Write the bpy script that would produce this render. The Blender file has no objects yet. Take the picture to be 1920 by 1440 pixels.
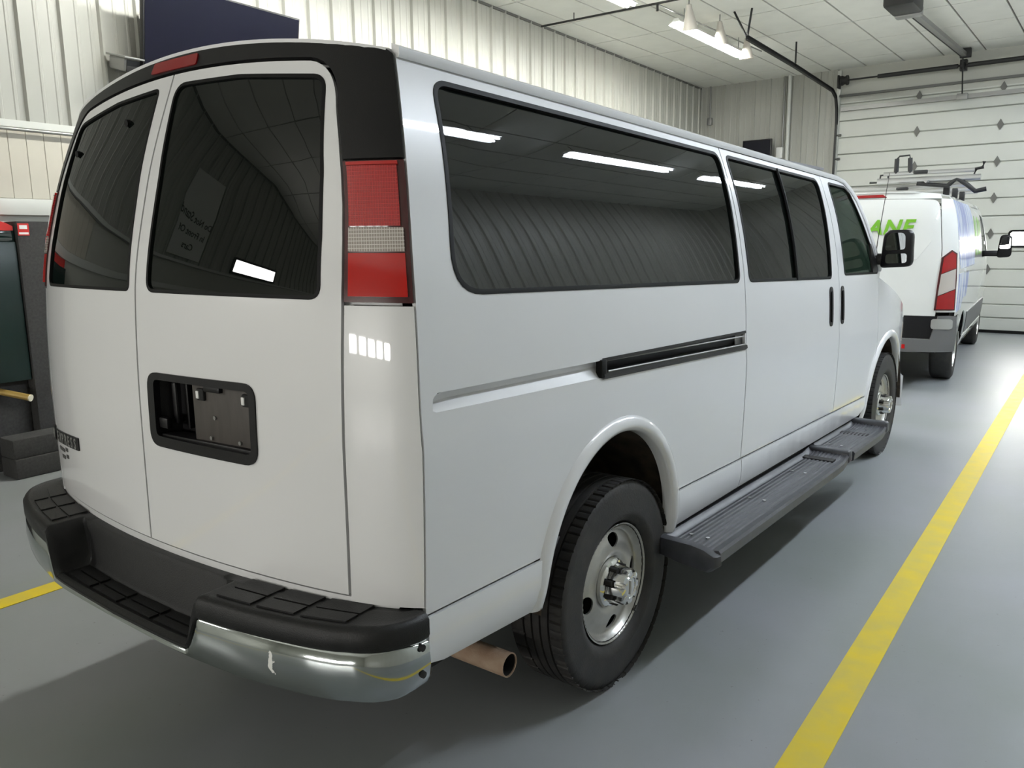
import bpy, bmesh, math, random
import numpy as np
from mathutils import Vector, Matrix, Euler
from mathutils.geometry import delaunay_2d_cdt

random.seed(7)
PI = math.pi
scene = bpy.context.scene
C = scene.collection

# ------------------------------------------------------------------ camera
YAW, PITCH, ROLL = math.radians(37.658), math.radians(-10.12), math.radians(-0.706)
CAM = Vector((2.32, -2.379, 1.610))
fw = Vector((-math.sin(YAW) * math.cos(PITCH), math.cos(YAW) * math.cos(PITCH), math.sin(PITCH)))
rt = Vector((math.cos(YAW), math.sin(YAW), 0))
up = rt.cross(fw)
r2 = rt * math.cos(ROLL) + up * math.sin(ROLL)
u2 = -rt * math.sin(ROLL) + up * math.cos(ROLL)
cd = bpy.data.cameras.new('camera')
cam = bpy.data.objects.new('camera', cd)
C.objects.link(cam)
cam.matrix_world = Matrix(((r2.x, u2.x, -fw.x, CAM.x), (r2.y, u2.y, -fw.y, CAM.y), (r2.z, u2.z, -fw.z, CAM.z), (0, 0, 0, 1)))
cd.sensor_fit = 'HORIZONTAL'; cd.sensor_width = 36.0; cd.lens = 36.0 * 1489.66 / 1920.0
cd.clip_start = 0.05
scene.camera = cam

# ------------------------------------------------------------------ world / exposure / lamp levels
w = bpy.data.worlds.new('world'); scene.world = w; w.use_nodes = True
w.node_tree.nodes['Background'].inputs[0].default_value = (0.6, 0.65, 0.7, 1)
w.node_tree.nodes['Background'].inputs[1].default_value = 0.0   # closed room: daylight comes through the panes only
vs = scene.view_settings
vs.view_transform = 'Standard'; vs.look = 'None'; vs.exposure = 0.68; vs.gamma = 1.0; vs.use_curve_mapping = False
DAYLIGHT = 38.0     # daylight seen through every window pane
TUBE_GLOW = 112.0    # every fluorescent tube
FIXTURES = [(-2.65, 5.3), (-2.65, 8.8)]                        # in the picture
OFF_FIXTURES = [(3.2, 2.5), (3.2, 6.2), (3.2, 9.7)]            # mirrored in the side windows
ROW_FIXTURE = (-2.65, 1.8)                                     # the visible row runs on, at its own spacing, past the top of the picture
COOL = (0.82, 0.90, 1.0); NEUTRAL = (1.0, 1.0, 0.94)

# ------------------------------------------------------------------ materials
def mat(name, col, rough=0.5, metal=0.0, coat=0.0, coat_rough=0.05, spec=0.5, emit=None, estr=0.0,
        noise=0.0, nscale=8.0, bump=0.0, bscale=60.0, stretch=(1, 1, 1), alpha=None, col2=None, ior=None):
    m = bpy.data.materials.new(name); m.use_nodes = True
    nt = m.node_tree; b = nt.nodes['Principled BSDF']
    c = (*col, 1)
    b.inputs['Base Color'].default_value = c
    b.inputs['Roughness'].default_value = rough
    b.inputs['Metallic'].default_value = metal
    b.inputs['Coat Weight'].default_value = coat
    b.inputs['Coat Roughness'].default_value = coat_rough
    b.inputs['Specular IOR Level'].default_value = spec
    if ior: b.inputs['IOR'].default_value = ior
    if emit:
        b.inputs['Emission Color'].default_value = (*emit, 1); b.inputs['Emission Strength'].default_value = estr
    if noise > 0 or bump > 0:
        tc = nt.nodes.new('ShaderNodeTexCoord'); mp = nt.nodes.new('ShaderNodeMapping')
        mp.inputs['Scale'].default_value = stretch
        nt.links.new(tc.outputs['Object'], mp.inputs['Vector'])
    if noise > 0:
        n = nt.nodes.new('ShaderNodeTexNoise'); n.inputs['Scale'].default_value = nscale; n.inputs['Detail'].default_value = 6
        nt.links.new(mp.outputs[0], n.inputs['Vector'])
        mx = nt.nodes.new('ShaderNodeMix'); mx.data_type = 'RGBA'
        d = col2 if col2 else tuple(max(0, x * (1 - noise)) for x in col)
        mx.inputs[6].default_value = c; mx.inputs[7].default_value = (*d, 1)
        rmp = nt.nodes.new('ShaderNodeMapRange'); rmp.inputs[1].default_value = 0.35; rmp.inputs[2].default_value = 0.7
        nt.links.new(n.outputs['Fac'], rmp.inputs[0]); nt.links.new(rmp.outputs[0], mx.inputs[0])
        nt.links.new(mx.outputs[2], b.inputs['Base Color'])
    if bump > 0:
        n2 = nt.nodes.new('ShaderNodeTexNoise'); n2.inputs['Scale'].default_value = bscale; n2.inputs['Detail'].default_value = 3
        nt.links.new(mp.outputs[0], n2.inputs['Vector'])
        bp = nt.nodes.new('ShaderNodeBump'); bp.inputs['Strength'].default_value = bump; bp.inputs['Distance'].default_value = 0.004
        nt.links.new(n2.outputs['Fac'], bp.inputs['Height']); nt.links.new(bp.outputs[0], b.inputs['Normal'])
    return m

def glass_mat(name, tint, trans, ior=1.80):
    m = bpy.data.materials.new(name); m.use_nodes = True
    nt = m.node_tree; b = nt.nodes['Principled BSDF']
    b.inputs['Base Color'].default_value = (0.004, 0.006, 0.005, 1)
    b.inputs['Roughness'].default_value = 0.012
    b.inputs['IOR'].default_value = ior
    tr = nt.nodes.new('ShaderNodeBsdfTransparent'); tr.inputs[0].default_value = (*tint, 1)
    mx = nt.nodes.new('ShaderNodeMixShader'); mx.inputs[0].default_value = trans
    nt.links.new(b.outputs[0], mx.inputs[1]); nt.links.new(tr.outputs[0], mx.inputs[2])
    nt.links.new(mx.outputs[0], nt.nodes['Material Output'].inputs[0])
    return m

M = {}
M['paint'] = mat('white_paint', (0.77, 0.77, 0.78), 0.32, coat=1.0, coat_rough=0.03)
M['paint2'] = mat('white_paint_cargo', (0.74, 0.75, 0.73), 0.35, coat=1.0, coat_rough=0.04)
M['black_trim'] = mat('black_plastic', (0.0055, 0.005, 0.006), 0.40, spec=0.35, bump=0.12, bscale=350)
M['pad'] = mat('bumper_pad_black', (0.0085, 0.0085, 0.009), 0.48, spec=0.4, bump=0.25, bscale=300, noise=0.4, nscale=30)
M['dark'] = mat('soot_black', (0.008, 0.008, 0.008), 0.8)
M['rubber'] = mat('rubber_seal', (0.004, 0.004, 0.004), 0.6, spec=0.2)
M['glass'] = glass_mat('tinted_glass', (0.10, 0.12, 0.10), 0.35)
M['glass_rear'] = glass_mat('tinted_rear_glass', (0.08, 0.10, 0.08), 0.30, 1.52)
M['glass_clear'] = glass_mat('window_glass', (0.55, 0.65, 0.60), 0.62)
M['chrome'] = mat('chrome', (0.46, 0.49, 0.49), 0.09, metal=1.0, bump=0.02, bscale=14)
M['chrome_cap'] = mat('chrome_cap', (0.75, 0.75, 0.74), 0.09, metal=1.0)
M['steel'] = mat('silver_wheel_paint', (0.50, 0.49, 0.46), 0.34, metal=0.75, noise=0.12, nscale=20)
M['tyre'] = mat('tyre_rubber', (0.014, 0.0135, 0.0135), 0.62, noise=0.5, nscale=18, col2=(0.026, 0.023, 0.020), bump=0.2, bscale=150)
M['well'] = mat('wheel_well', (0.030, 0.022, 0.016), 0.85, noise=0.6, nscale=12, col2=(0.09, 0.065, 0.045))
M['under'] = mat('underbody', (0.012, 0.011, 0.010), 0.8)
M['rust'] = mat('rusty_pipe', (0.34, 0.22, 0.15), 0.75, noise=0.5, nscale=22, col2=(0.42, 0.31, 0.22), bump=0.5, bscale=90)
M['red'] = mat('red_lens', (0.26, 0.004, 0.006), 0.25, coat=0.4, coat_rough=0.05)
M['red2'] = mat('red_lens_lower', (0.50, 0.008, 0.006), 0.15, coat=0.7, coat_rough=0.02)
M['clear_lens'] = mat('clear_lens', (0.46, 0.42, 0.38), 0.12, coat=1.0)
M['red_bezel'] = mat('dark_red_bezel', (0.06, 0.002, 0.004), 0.25, coat=0.6)
M['seat'] = mat('seat_fabric', (0.10, 0.10, 0.11), 0.9)
M['grey_trim'] = mat('interior_grey', (0.16, 0.16, 0.165), 0.8)
M['mirror'] = mat('mirror_glass', (0.8, 0.82, 0.82), 0.01, metal=1.0)
M['alu'] = mat('aluminium', (0.55, 0.55, 0.54), 0.35, metal=0.9)
M['steelgrey'] = mat('galvanised', (0.30, 0.30, 0.29), 0.45, metal=0.7)
M['ironblack'] = mat('black_iron', (0.02, 0.02, 0.02), 0.5, metal=0.2)
M['white_plastic'] = mat('white_plastic', (0.8, 0.8, 0.78), 0.4)
M['bracket_brown'] = mat('plate_backing', (0.075, 0.065, 0.058), 0.6, noise=0.35, nscale=30, stretch=(1, 1, 0.15))
M['board'] = mat('running_board', (0.050, 0.052, 0.060), 0.42, noise=0.3, nscale=25)
M['rivet'] = mat('bright_rivet', (0.8, 0.8, 0.8), 0.25, metal=1.0)
M['yellow'] = mat('yellow_line_paint', (0.72, 0.54, 0.015), 0.45, noise=0.25, nscale=9, col2=(0.62, 0.50, 0.08))
M['green_ink'] = mat('green_lettering', (0.16, 0.42, 0.02), 0.3, coat=0.6)
M['dark_ink'] = mat('dark_lettering', (0.05, 0.05, 0.05), 0.4)
M['grey_clad'] = mat('grey_cladding', (0.12, 0.12, 0.12), 0.5)
M['tube'] = mat('lit_tube', (1, 1, 1), 0.5, emit=NEUTRAL, estr=TUBE_GLOW)
M['tube_cool'] = mat('lit_cool_tube', (1, 1, 1), 0.5, emit=COOL, estr=TUBE_GLOW)
M['fix'] = mat('fixture_white', (0.75, 0.76, 0.74), 0.5)
M['flood'] = mat('flood_shade', (0.62, 0.58, 0.52), 0.45)
M['sky_pane'] = mat('daylit_pane', (0.9, 0.9, 0.85), 0.2, emit=(1.0, 0.98, 0.93), estr=DAYLIGHT)
M['screen'] = mat('dark_screen', (0.004, 0.004, 0.010), 0.18, spec=0.22)
M['booth'] = mat('charcoal_carpet', (0.045, 0.044, 0.043), 0.95, noise=0.3, nscale=60, bump=0.5, bscale=260)
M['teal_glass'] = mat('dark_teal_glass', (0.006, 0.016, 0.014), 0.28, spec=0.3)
M['teal_gloss'] = mat('glossy_teal_glass', (0.006, 0.016, 0.014), 0.05, coat=1.0)
M['booth_red'] = mat('booth_red', (0.55, 0.02, 0.015), 0.35, coat=0.5)
M['brass'] = mat('brass_rail', (0.42, 0.28, 0.08), 0.35, metal=0.3)
M['wood_cap'] = mat('cream_plastic', (0.75, 0.70, 0.55), 0.5)
M['wallmetal'] = mat('cream_metal_sheet', (0.41, 0.41, 0.37), 0.42, noise=0.08, nscale=2.5, stretch=(1, 1, 0.3))
M['wallback'] = mat('cream_wall', (0.48, 0.48, 0.43), 0.6)
M['plank'] = mat('beige_wall_plank', (0.56, 0.53, 0.45), 0.55, noise=0.06, nscale=4)
M['trim'] = mat('white_trim', (0.62, 0.63, 0.59), 0.4)
M['ceil'] = mat('ceiling_tile', (0.80, 0.80, 0.75), 0.85, noise=0.06, nscale=3, bump=0.15, bscale=220)
M['grid'] = mat('ceiling_grid', (0.13, 0.13, 0.12), 0.6)
M['garage'] = mat('garage_door_white', (0.62, 0.63, 0.58), 0.45, noise=0.05, nscale=2)
M['hinge'] = mat('hinge_steel', (0.14, 0.14, 0.13), 0.5, metal=0.5)

def floor_material():
    m = bpy.data.materials.new('grey_epoxy_floor'); m.use_nodes = True
    nt = m.node_tree; b = nt.nodes['Principled BSDF']
    tc = nt.nodes.new('ShaderNodeTexCoord')
    n1 = nt.nodes.new('ShaderNodeTexNoise'); n1.inputs['Scale'].default_value = 0.9; n1.inputs['Detail'].default_value = 8
    n2 = nt.nodes.new('ShaderNodeTexNoise'); n2.inputs['Scale'].default_value = 45; n2.inputs['Detail'].default_value = 4
    for n in (n1, n2): nt.links.new(tc.outputs['Object'], n.inputs['Vector'])
    mx = nt.nodes.new('ShaderNodeMix'); mx.data_type = 'RGBA'
    mx.inputs[6].default_value = (0.245, 0.266, 0.255, 1); mx.inputs[7].default_value = (0.295, 0.306, 0.322, 1)
    r1 = nt.nodes.new('ShaderNodeMapRange'); r1.inputs[1].default_value = 0.35; r1.inputs[2].default_value = 0.65
    nt.links.new(n1.outputs['Fac'], r1.inputs[0]); nt.links.new(r1.outputs[0], mx.inputs[0])
    r2_ = nt.nodes.new('ShaderNodeMapRange'); r2_.inputs[1].default_value = 0.70; r2_.inputs[2].default_value = 0.80
    nt.links.new(n2.outputs['Fac'], r2_.inputs[0])
    mx2 = nt.nodes.new('ShaderNodeMix'); mx2.data_type = 'RGBA'
    mx2.inputs[7].default_value = (0.13, 0.13, 0.12, 1)
    nt.links.new(mx.outputs[2], mx2.inputs[6]); nt.links.new(r2_.outputs[0], mx2.inputs[0])
    nt.links.new(mx2.outputs[2], b.inputs['Base Color'])
    r3 = nt.nodes.new('ShaderNodeMapRange'); r3.inputs[3].default_value = 0.30; r3.inputs[4].default_value = 0.46
    nt.links.new(n1.outputs['Fac'], r3.inputs[0]); nt.links.new(r3.outputs[0], b.inputs['Roughness'])
    b.inputs['Specular IOR Level'].default_value = 0.45
    bp = nt.nodes.new('ShaderNodeBump'); bp.inputs['Strength'].default_value = 0.08; bp.inputs['Distance'].default_value = 0.003
    nt.links.new(n2.outputs['Fac'], bp.inputs['Height']); nt.links.new(bp.outputs[0], b.inputs['Normal'])
    return m
M['floor'] = floor_material()

def wrap_material():
    m = bpy.data.materials.new('blue_streak_wrap'); m.use_nodes = True
    nt = m.node_tree; b = nt.nodes['Principled BSDF']
    b.inputs['Roughness'].default_value = 0.3; b.inputs['Coat Weight'].default_value = 0.6
    tc = nt.nodes.new('ShaderNodeTexCoord'); mp = nt.nodes.new('ShaderNodeMapping')
    mp.inputs['Scale'].default_value = (1, 6.5, 1.1)
    n = nt.nodes.new('ShaderNodeTexNoise'); n.inputs['Scale'].default_value = 1.6; n.inputs['Detail'].default_value = 5
    n.inputs['Distortion'].default_value = 0.8
    cr = nt.nodes.new('ShaderNodeValToRGB')
    e = cr.color_ramp.elements
    e[0].position = 0.30; e[0].color = (0.02, 0.04, 0.25, 1)
    e[1].position = 0.72; e[1].color = (0.75, 0.78, 0.85, 1)
    for p_, c_ in ((0.42, (0.10, 0.18, 0.62, 1)), (0.5, (0.35, 0.45, 0.80, 1)), (0.58, (0.62, 0.68, 0.85, 1))):
        k = e.new(p_); k.color = c_
    nt.links.new(tc.outputs['Object'], mp.inputs['Vector']); nt.links.new(mp.outputs[0], n.inputs['Vector'])
    nt.links.new(n.outputs['Fac'], cr.inputs[0]); nt.links.new(cr.outputs[0], b.inputs['Base Color'])
    return m
M['wrap'] = wrap_material()

def scuffed_chrome():
    """chrome with one white scraped gouge on the right rear face"""
    m = mat('scuffed_chrome', (0.46, 0.49, 0.49), 0.09, metal=1.0, bump=0.02, bscale=14)
    nt = m.node_tree; b = nt.nodes['Principled BSDF']
    tc = nt.nodes.new('ShaderNodeTexCoord')
    mp = nt.nodes.new('ShaderNodeMapping'); mp.vector_type = 'POINT'
    mp.inputs['Location'].default_value = (-0.705 / 0.015, 0, -0.575 / 0.060); mp.inputs['Scale'].default_value = (1 / 0.015, 0.0, 1 / 0.060)
    ln = nt.nodes.new('ShaderNodeVectorMath'); ln.operation = 'LENGTH'
    n = nt.nodes.new('ShaderNodeTexNoise'); n.inputs['Scale'].default_value = 75; n.inputs['Detail'].default_value = 4
    ml = nt.nodes.new('ShaderNodeMath'); ml.operation = 'MULTIPLY_ADD'; ml.inputs[1].default_value = 2.2
    lt = nt.nodes.new('ShaderNodeMath'); lt.operation = 'LESS_THAN'; lt.inputs[1].default_value = 1.55
    nt.links.new(tc.outputs['Object'], mp.inputs[0]); nt.links.new(tc.outputs['Object'], n.inputs[0])
    nt.links.new(mp.outputs[0], ln.inputs[0]); nt.links.new(n.outputs[0], ml.inputs[0]); nt.links.new(ln.outputs['Value'], ml.inputs[2])
    nt.links.new(ml.outputs[0], lt.inputs[0])
    mx = nt.nodes.new('ShaderNodeMix'); mx.data_type = 'RGBA'; mx.inputs[6].default_value = (0.46, 0.49, 0.49, 1); mx.inputs[7].default_value = (0.75, 0.75, 0.73, 1)
    inv = nt.nodes.new('ShaderNodeMath'); inv.operation = 'SUBTRACT'; inv.inputs[0].default_value = 1.0
    rg = nt.nodes.new('ShaderNodeMath'); rg.operation = 'MULTIPLY_ADD'; rg.inputs[1].default_value = 0.5; rg.inputs[2].default_value = 0.09
    nt.links.new(lt.outputs[0], mx.inputs[0]); nt.links.new(mx.outputs[2], b.inputs['Base Color'])
    nt.links.new(lt.outputs[0], inv.inputs[1]); nt.links.new(inv.outputs[0], b.inputs['Metallic'])
    nt.links.new(lt.outputs[0], rg.inputs[0]); nt.links.new(rg.outputs[0], b.inputs['Roughness'])
    return m
M['chrome_bumper'] = scuffed_chrome()

def lens_material(name, col, col2, scale):
    """moulded lens with a fine square prism grid"""
    m = mat(name, col, 0.12, coat=1.0, coat_rough=0.02)
    nt = m.node_tree; b = nt.nodes['Principled BSDF']
    tc = nt.nodes.new('ShaderNodeTexCoord'); br = nt.nodes.new('ShaderNodeTexBrick')
    sx = nt.nodes.new('ShaderNodeSeparateXYZ'); cx = nt.nodes.new('ShaderNodeCombineXYZ')
    ad = nt.nodes.new('ShaderNodeMath'); ad.operation = 'ADD'
    nt.links.new(tc.outputs['Object'], sx.inputs[0])
    nt.links.new(sx.outputs[0], ad.inputs[0]); nt.links.new(sx.outputs[1], ad.inputs[1])
    nt.links.new(ad.outputs[0], cx.inputs[0]); nt.links.new(sx.outputs[2], cx.inputs[1])
    br.offset = 0.0
    br.inputs['Scale'].default_value = scale; br.inputs['Brick Width'].default_value = 1.0; br.inputs['Row Height'].default_value = 1.0
    br.inputs['Mortar Size'].default_value = 0.16; br.inputs['Mortar Smooth'].default_value = 0.6
    br.inputs['Color1'].default_value = (*col, 1); br.inputs['Color2'].default_value = (*col, 1); br.inputs['Mortar'].default_value = (*col2, 1)
    nt.links.new(cx.outputs[0], br.inputs['Vector']); nt.links.new(br.outputs['Color'], b.inputs['Base Color'])
    bp = nt.nodes.new('ShaderNodeBump'); bp.inputs['Strength'].default_value = 0.6; bp.inputs['Distance'].default_value = 0.003
    nt.links.new(br.outputs['Fac'], bp.inputs['Height']); nt.links.new(bp.outputs[0], b.inputs['Normal'])
    return m
M['red_grid'] = lens_material('red_prism_lens', (0.38, 0.005, 0.007), (0.60, 0.030, 0.028), 115)
M['clear_grid'] = lens_material('clear_prism_lens', (0.33, 0.28, 0.25), (0.75, 0.70, 0.66), 115)

# ------------------------------------------------------------------ object helpers
def empty(name, loc=(0, 0, 0), rz=0.0, label=None, cat=None, group=None):
    o = bpy.data.objects.new(name, None); C.objects.link(o)
    o.location = loc; o.rotation_euler = (0, 0, rz); o.empty_display_size = 0.2
    if label: o['label'] = label
    if cat: o['category'] = cat
    if group: o['group'] = group
    return o

def tag(o, label=None, cat=None, group=None, kind=None):
    if label: o['label'] = label
    if cat: o['category'] = cat
    if group: o['group'] = group
    if kind: o['kind'] = kind
    return o

def link_mesh(name, me, m, parent=None):
    if m is not None and not me.materials: me.materials.append(m)
    o = bpy.data.objects.new(name, me); C.objects.link(o)
    if parent: o.parent = parent
    return o

def mesh(name, verts, faces, m, parent=None, smooth=False, auto=None):
    me = bpy.data.meshes.new(name)
    me.from_pydata([tuple(v) for v in verts], [], [tuple(f) for f in faces])
    me.update()
    if smooth: me.polygons.foreach_set('use_smooth', [True] * len(me.polygons))
    o = link_mesh(name, me, m, parent)
    if auto is not None:
        me.set_sharp_from_angle(angle=math.radians(auto))
    return o

def from_bm(name, bm, m, parent=None, smooth=False, auto=None):
    bmesh.ops.recalc_face_normals(bm, faces=bm.faces)
    me = bpy.data.meshes.new(name); bm.to_mesh(me); bm.free()
    if smooth: me.polygons.foreach_set('use_smooth', [True] * len(me.polygons))
    if auto is not None: me.set_sharp_from_angle(angle=math.radians(auto))
    return link_mesh(name, me, m, parent)

def add_box(bm, lo, hi, bev=0.0, mtx=None, seg=2):
    lo, hi = Vector(lo), Vector(hi)
    r = bmesh.ops.create_cube(bm, size=1.0)
    vs_ = r['verts']; c = (lo + hi) / 2; s = hi - lo
    for v in vs_: v.co = Vector((v.co.x * s.x + c.x, v.co.y * s.y + c.y, v.co.z * s.z + c.z))
    if bev > 0:
        es = list({e for v in vs_ for e in v.link_edges})
        g = bmesh.ops.bevel(bm, geom=es, offset=bev, segments=seg, affect='EDGES', profile=0.5)
        vs_ = list({v for f in g['faces'] for v in f.verts} | {v for v in vs_ if v.is_valid})
    if mtx is not None:
        for v in vs_: v.co = mtx @ v.co
    return vs_

def box(name, lo, hi, m, parent=None, bev=0.0, mtx=None, smooth=False, seg=2):
    bm = bmesh.new(); add_box(bm, lo, hi, bev, mtx, seg)
    return from_bm(name, bm, m, parent, smooth or bev > 0, 40 if bev > 0 else None)

def rings(rs, closed_u=True, cap=True):
    """rs: list of rings (lists of points); returns verts, faces"""
    n = len(rs[0]); V = [p for r in rs for p in r]; F = []
    for i in range(len(rs) - 1):
        for j in range(n if closed_u else n - 1):
            k = (j + 1) % n
            F.append((i * n + j, i * n + k, (i + 1) * n + k, (i + 1) * n + j))
    if cap and closed_u:
        F.append(tuple(range(n - 1, -1, -1))); b = (len(rs) - 1) * n
        F.append(tuple(range(b, b + n)))
    return V, F

def tube_geo(path, r, n=10):
    path = [Vector(p) for p in path]; rs = []
    for i, p in enumerate(path):
        t = (path[min(i + 1, len(path) - 1)] - path[max(i - 1, 0)]).normalized()
        a = Vector((0, 0, 1)) if abs(t.z) < 0.9 else Vector((1, 0, 0))
        s = t.cross(a).normalized(); q = s.cross(t)
        rr = r[i] if isinstance(r, (list, tuple)) else r
        rs.append([p + (s * math.cos(2 * PI * k / n) + q * math.sin(2 * PI * k / n)) * rr for k in range(n)])
    return rings(rs)

def tube(name, path, r, m, parent=None, n=10):
    V, F = tube_geo(path, r, n)
    return mesh(name, V, F, m, parent, True, 50)

def lathe_x(profile, n=64, x_sign=1, centre=(0, 0, 0), mod=None):
    """profile list of (r, x); axis along X"""
    rs = []
    for i in range(n):
        a = 2 * PI * i / n; ring = []
        for k, (r, x) in enumerate(profile):
            rr = r + (mod(i, k) if mod else 0)
            ring.append(Vector((centre[0] + x * x_sign, centre[1] + rr * math.cos(a), centre[2] + rr * math.sin(a))))
        rs.append(ring)
    m_ = len(profile); V = [p for r in rs for p in r]; F = []
    for i in range(n):
        j = (i + 1) % n
        for k in range(m_ - 1):
            f = (i * m_ + k, i * m_ + k + 1, j * m_ + k + 1, j * m_ + k)
            F.append(f if x_sign > 0 else f[::-1])
    return V, F

def pchip(pts):
    xs = np.array([p[0] for p in pts], float); ys = np.array([p[1] for p in pts], float)
    h = np.diff(xs); d = np.diff(ys) / h; m_ = np.zeros(len(xs))
    for i in range(1, len(xs) - 1):
        if d[i - 1] * d[i] > 0:
            w1 = 2 * h[i] + h[i - 1]; w2 = h[i] + 2 * h[i - 1]
            m_[i] = (w1 + w2) / (w1 / d[i - 1] + w2 / d[i])
    m_[0], m_[-1] = d[0], d[-1]
    def f(x):
        if x <= xs[0]: return float(ys[0] + m_[0] * (x - xs[0]))
        if x >= xs[-1]: return float(ys[-1] + m_[-1] * (x - xs[-1]))
        i = int(np.searchsorted(xs, x)) - 1; t = (x - xs[i]) / h[i]
        return float((2 * t**3 - 3 * t**2 + 1) * ys[i] + (t**3 - 2 * t**2 + t) * h[i] * m_[i] + (-2 * t**3 + 3 * t**2) * ys[i + 1] + (t**3 - t**2) * h[i] * m_[i + 1])
    return f

def lin(pts):
    xs = [p[0] for p in pts]; ys = [p[1] for p in pts]
    return lambda x: float(np.interp(x, xs, ys))

def rpoly(pts, n=6):
    """rounded polygon: pts (x, y, r)"""
    out = []; N = len(pts)
    for i in range(N):
        x, y = pts[i][:2]; r = pts[i][2] if len(pts[i]) > 2 else 0
        P = Vector((x, y)); A = Vector(pts[i - 1][:2]); B = Vector(pts[(i + 1) % N][:2])
        if r <= 0: out.append((x, y)); continue
        a = (A - P).normalized(); b = (B - P).normalized()
        ang = a.angle(b); d = min(r / math.tan(ang / 2), 0.48 * (A - P).length, 0.48 * (B - P).length)
        p0 = P + a * d; p1 = P + b * d
        for k in range(n + 1):
            t = k / n
            q = p0 * (1 - t)**2 + P * 2 * t * (1 - t) + p1 * t * t
            out.append((q.x, q.y))
    return out

def inside(poly, X, Y):
    poly = np.array(poly); r = np.zeros(len(X), bool); n = len(poly); j = n - 1
    for i in range(n):
        xi, yi = poly[i]; xj, yj = poly[j]
        c = ((yi > Y) != (yj > Y)) & (X < (xj - xi) * (Y - yi) / (yj - yi + 1e-15) + xi)
        r ^= c; j = i
    return r

def densify(poly, step):
    out = []
    for i in range(len(poly)):
        a = Vector(poly[i]); b = Vector(poly[(i + 1) % len(poly)])
        k = max(1, int(math.ceil((b - a).length / step)))
        for t in range(k):
            q = a.lerp(b, t / k)
            if not out or (Vector(out[-1]) - q).length > 1e-5: out.append((q.x, q.y))
    if (Vector(out[0]) - Vector(out[-1])).length < 1e-5: out.pop()
    return out

def panel(name, S, outline, m, parent=None, holes=(), res=0.06, thick=0.012, off=0.0, flip=False, grid=None):
    """a curved sheet: outline and holes in (u, v), mapped onto the surface S(u, v); real thickness"""
    loops = [densify(outline, res * 0.7)] + [densify(h, res * 0.7) for h in holes]
    pts = []; edges = []
    for L in loops:
        b = len(pts); pts += L
        edges += [(b + i, b + (i + 1) % len(L)) for i in range(len(L))]
    bp = np.array(pts)
    u0, v0 = bp.min(0); u1, v1 = bp.max(0)
    gu, gv = np.meshgrid(np.arange(u0 + res / 2, u1, res), np.arange(v0 + res / 2, v1, res))
    gu = gu.ravel(); gv = gv.ravel()
    if grid is not None: gu = np.array([g[0] for g in grid]); gv = np.array([g[1] for g in grid])
    ok = inside(loops[0], gu, gv)
    for h in loops[1:]: ok &= ~inside(h, gu, gv)
    gu, gv = gu[ok], gv[ok]
    if len(gu):
        d = np.sqrt(((gu[:, None] - bp[None, :, 0])**2 + (gv[:, None] - bp[None, :, 1])**2).min(1))
        k = d > (res * 0.45 if grid is None else 0.004)
        pts = pts + list(zip(gu[k].tolist(), gv[k].tolist()))
    V2, E2, F2, ov, oe, of = delaunay_2d_cdt([Vector(p) for p in pts], edges, [], 0, 1e-6)
    cx = np.array([sum(V2[i].x for i in f) / 3 for f in F2]); cy = np.array([sum(V2[i].y for i in f) / 3 for f in F2])
    keep = inside(loops[0], cx, cy)
    for h in loops[1:]: keep &= ~inside(h, cx, cy)
    tris = [f for f, kk in zip(F2, keep) if kk]
    tris = [f if ((V2[f[1]] - V2[f[0]]).cross(V2[f[2]] - V2[f[0]])) > 0 else f[::-1] for f in tris]
    n = len(V2); P = []; Nn = []; e = 2e-3
    for v in V2:
        p = Vector(S(v.x, v.y)); du = Vector(S(v.x + e, v.y)) - Vector(S(v.x - e, v.y)); dv = Vector(S(v.x, v.y + e)) - Vector(S(v.x, v.y - e))
        nn = du.cross(dv).normalized()
        if flip: nn = -nn
        P.append(p + nn * off); Nn.append(nn)
    if flip: tris = [f[::-1] for f in tris]
    verts = list(P) + [p - nn * thick for p, nn in zip(P, Nn)]
    faces = [tuple(f) for f in tris]; nt = len(faces)
    faces += [tuple(i + n for i in f[::-1]) for f in tris]
    cnt = {}
    for f in tris:
        for i in range(3):
            a, b = f[i], f[(i + 1) % 3]
            cnt[(a, b)] = cnt.get((a, b), 0) + 1
    for (a, b) in cnt:
        if (b, a) not in cnt: faces.append((b, a, a + n, b + n))
    me = bpy.data.meshes.new(name)
    me.from_pydata([tuple(v) for v in verts], [], faces); me.update()
    me.polygons.foreach_set('use_smooth', [True] * len(me.polygons))
    ln = []
    for p in me.polygons:
        if p.index < nt: ln += [tuple(Nn[i]) for i in p.vertices]
        elif p.index < 2 * nt: ln += [tuple(-Nn[i - n]) for i in p.vertices]
        else: ln += [tuple(p.normal)] * len(p.vertices)
    me.normals_split_custom_set(ln)
    return link_mesh(name, me, m, parent)

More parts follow.
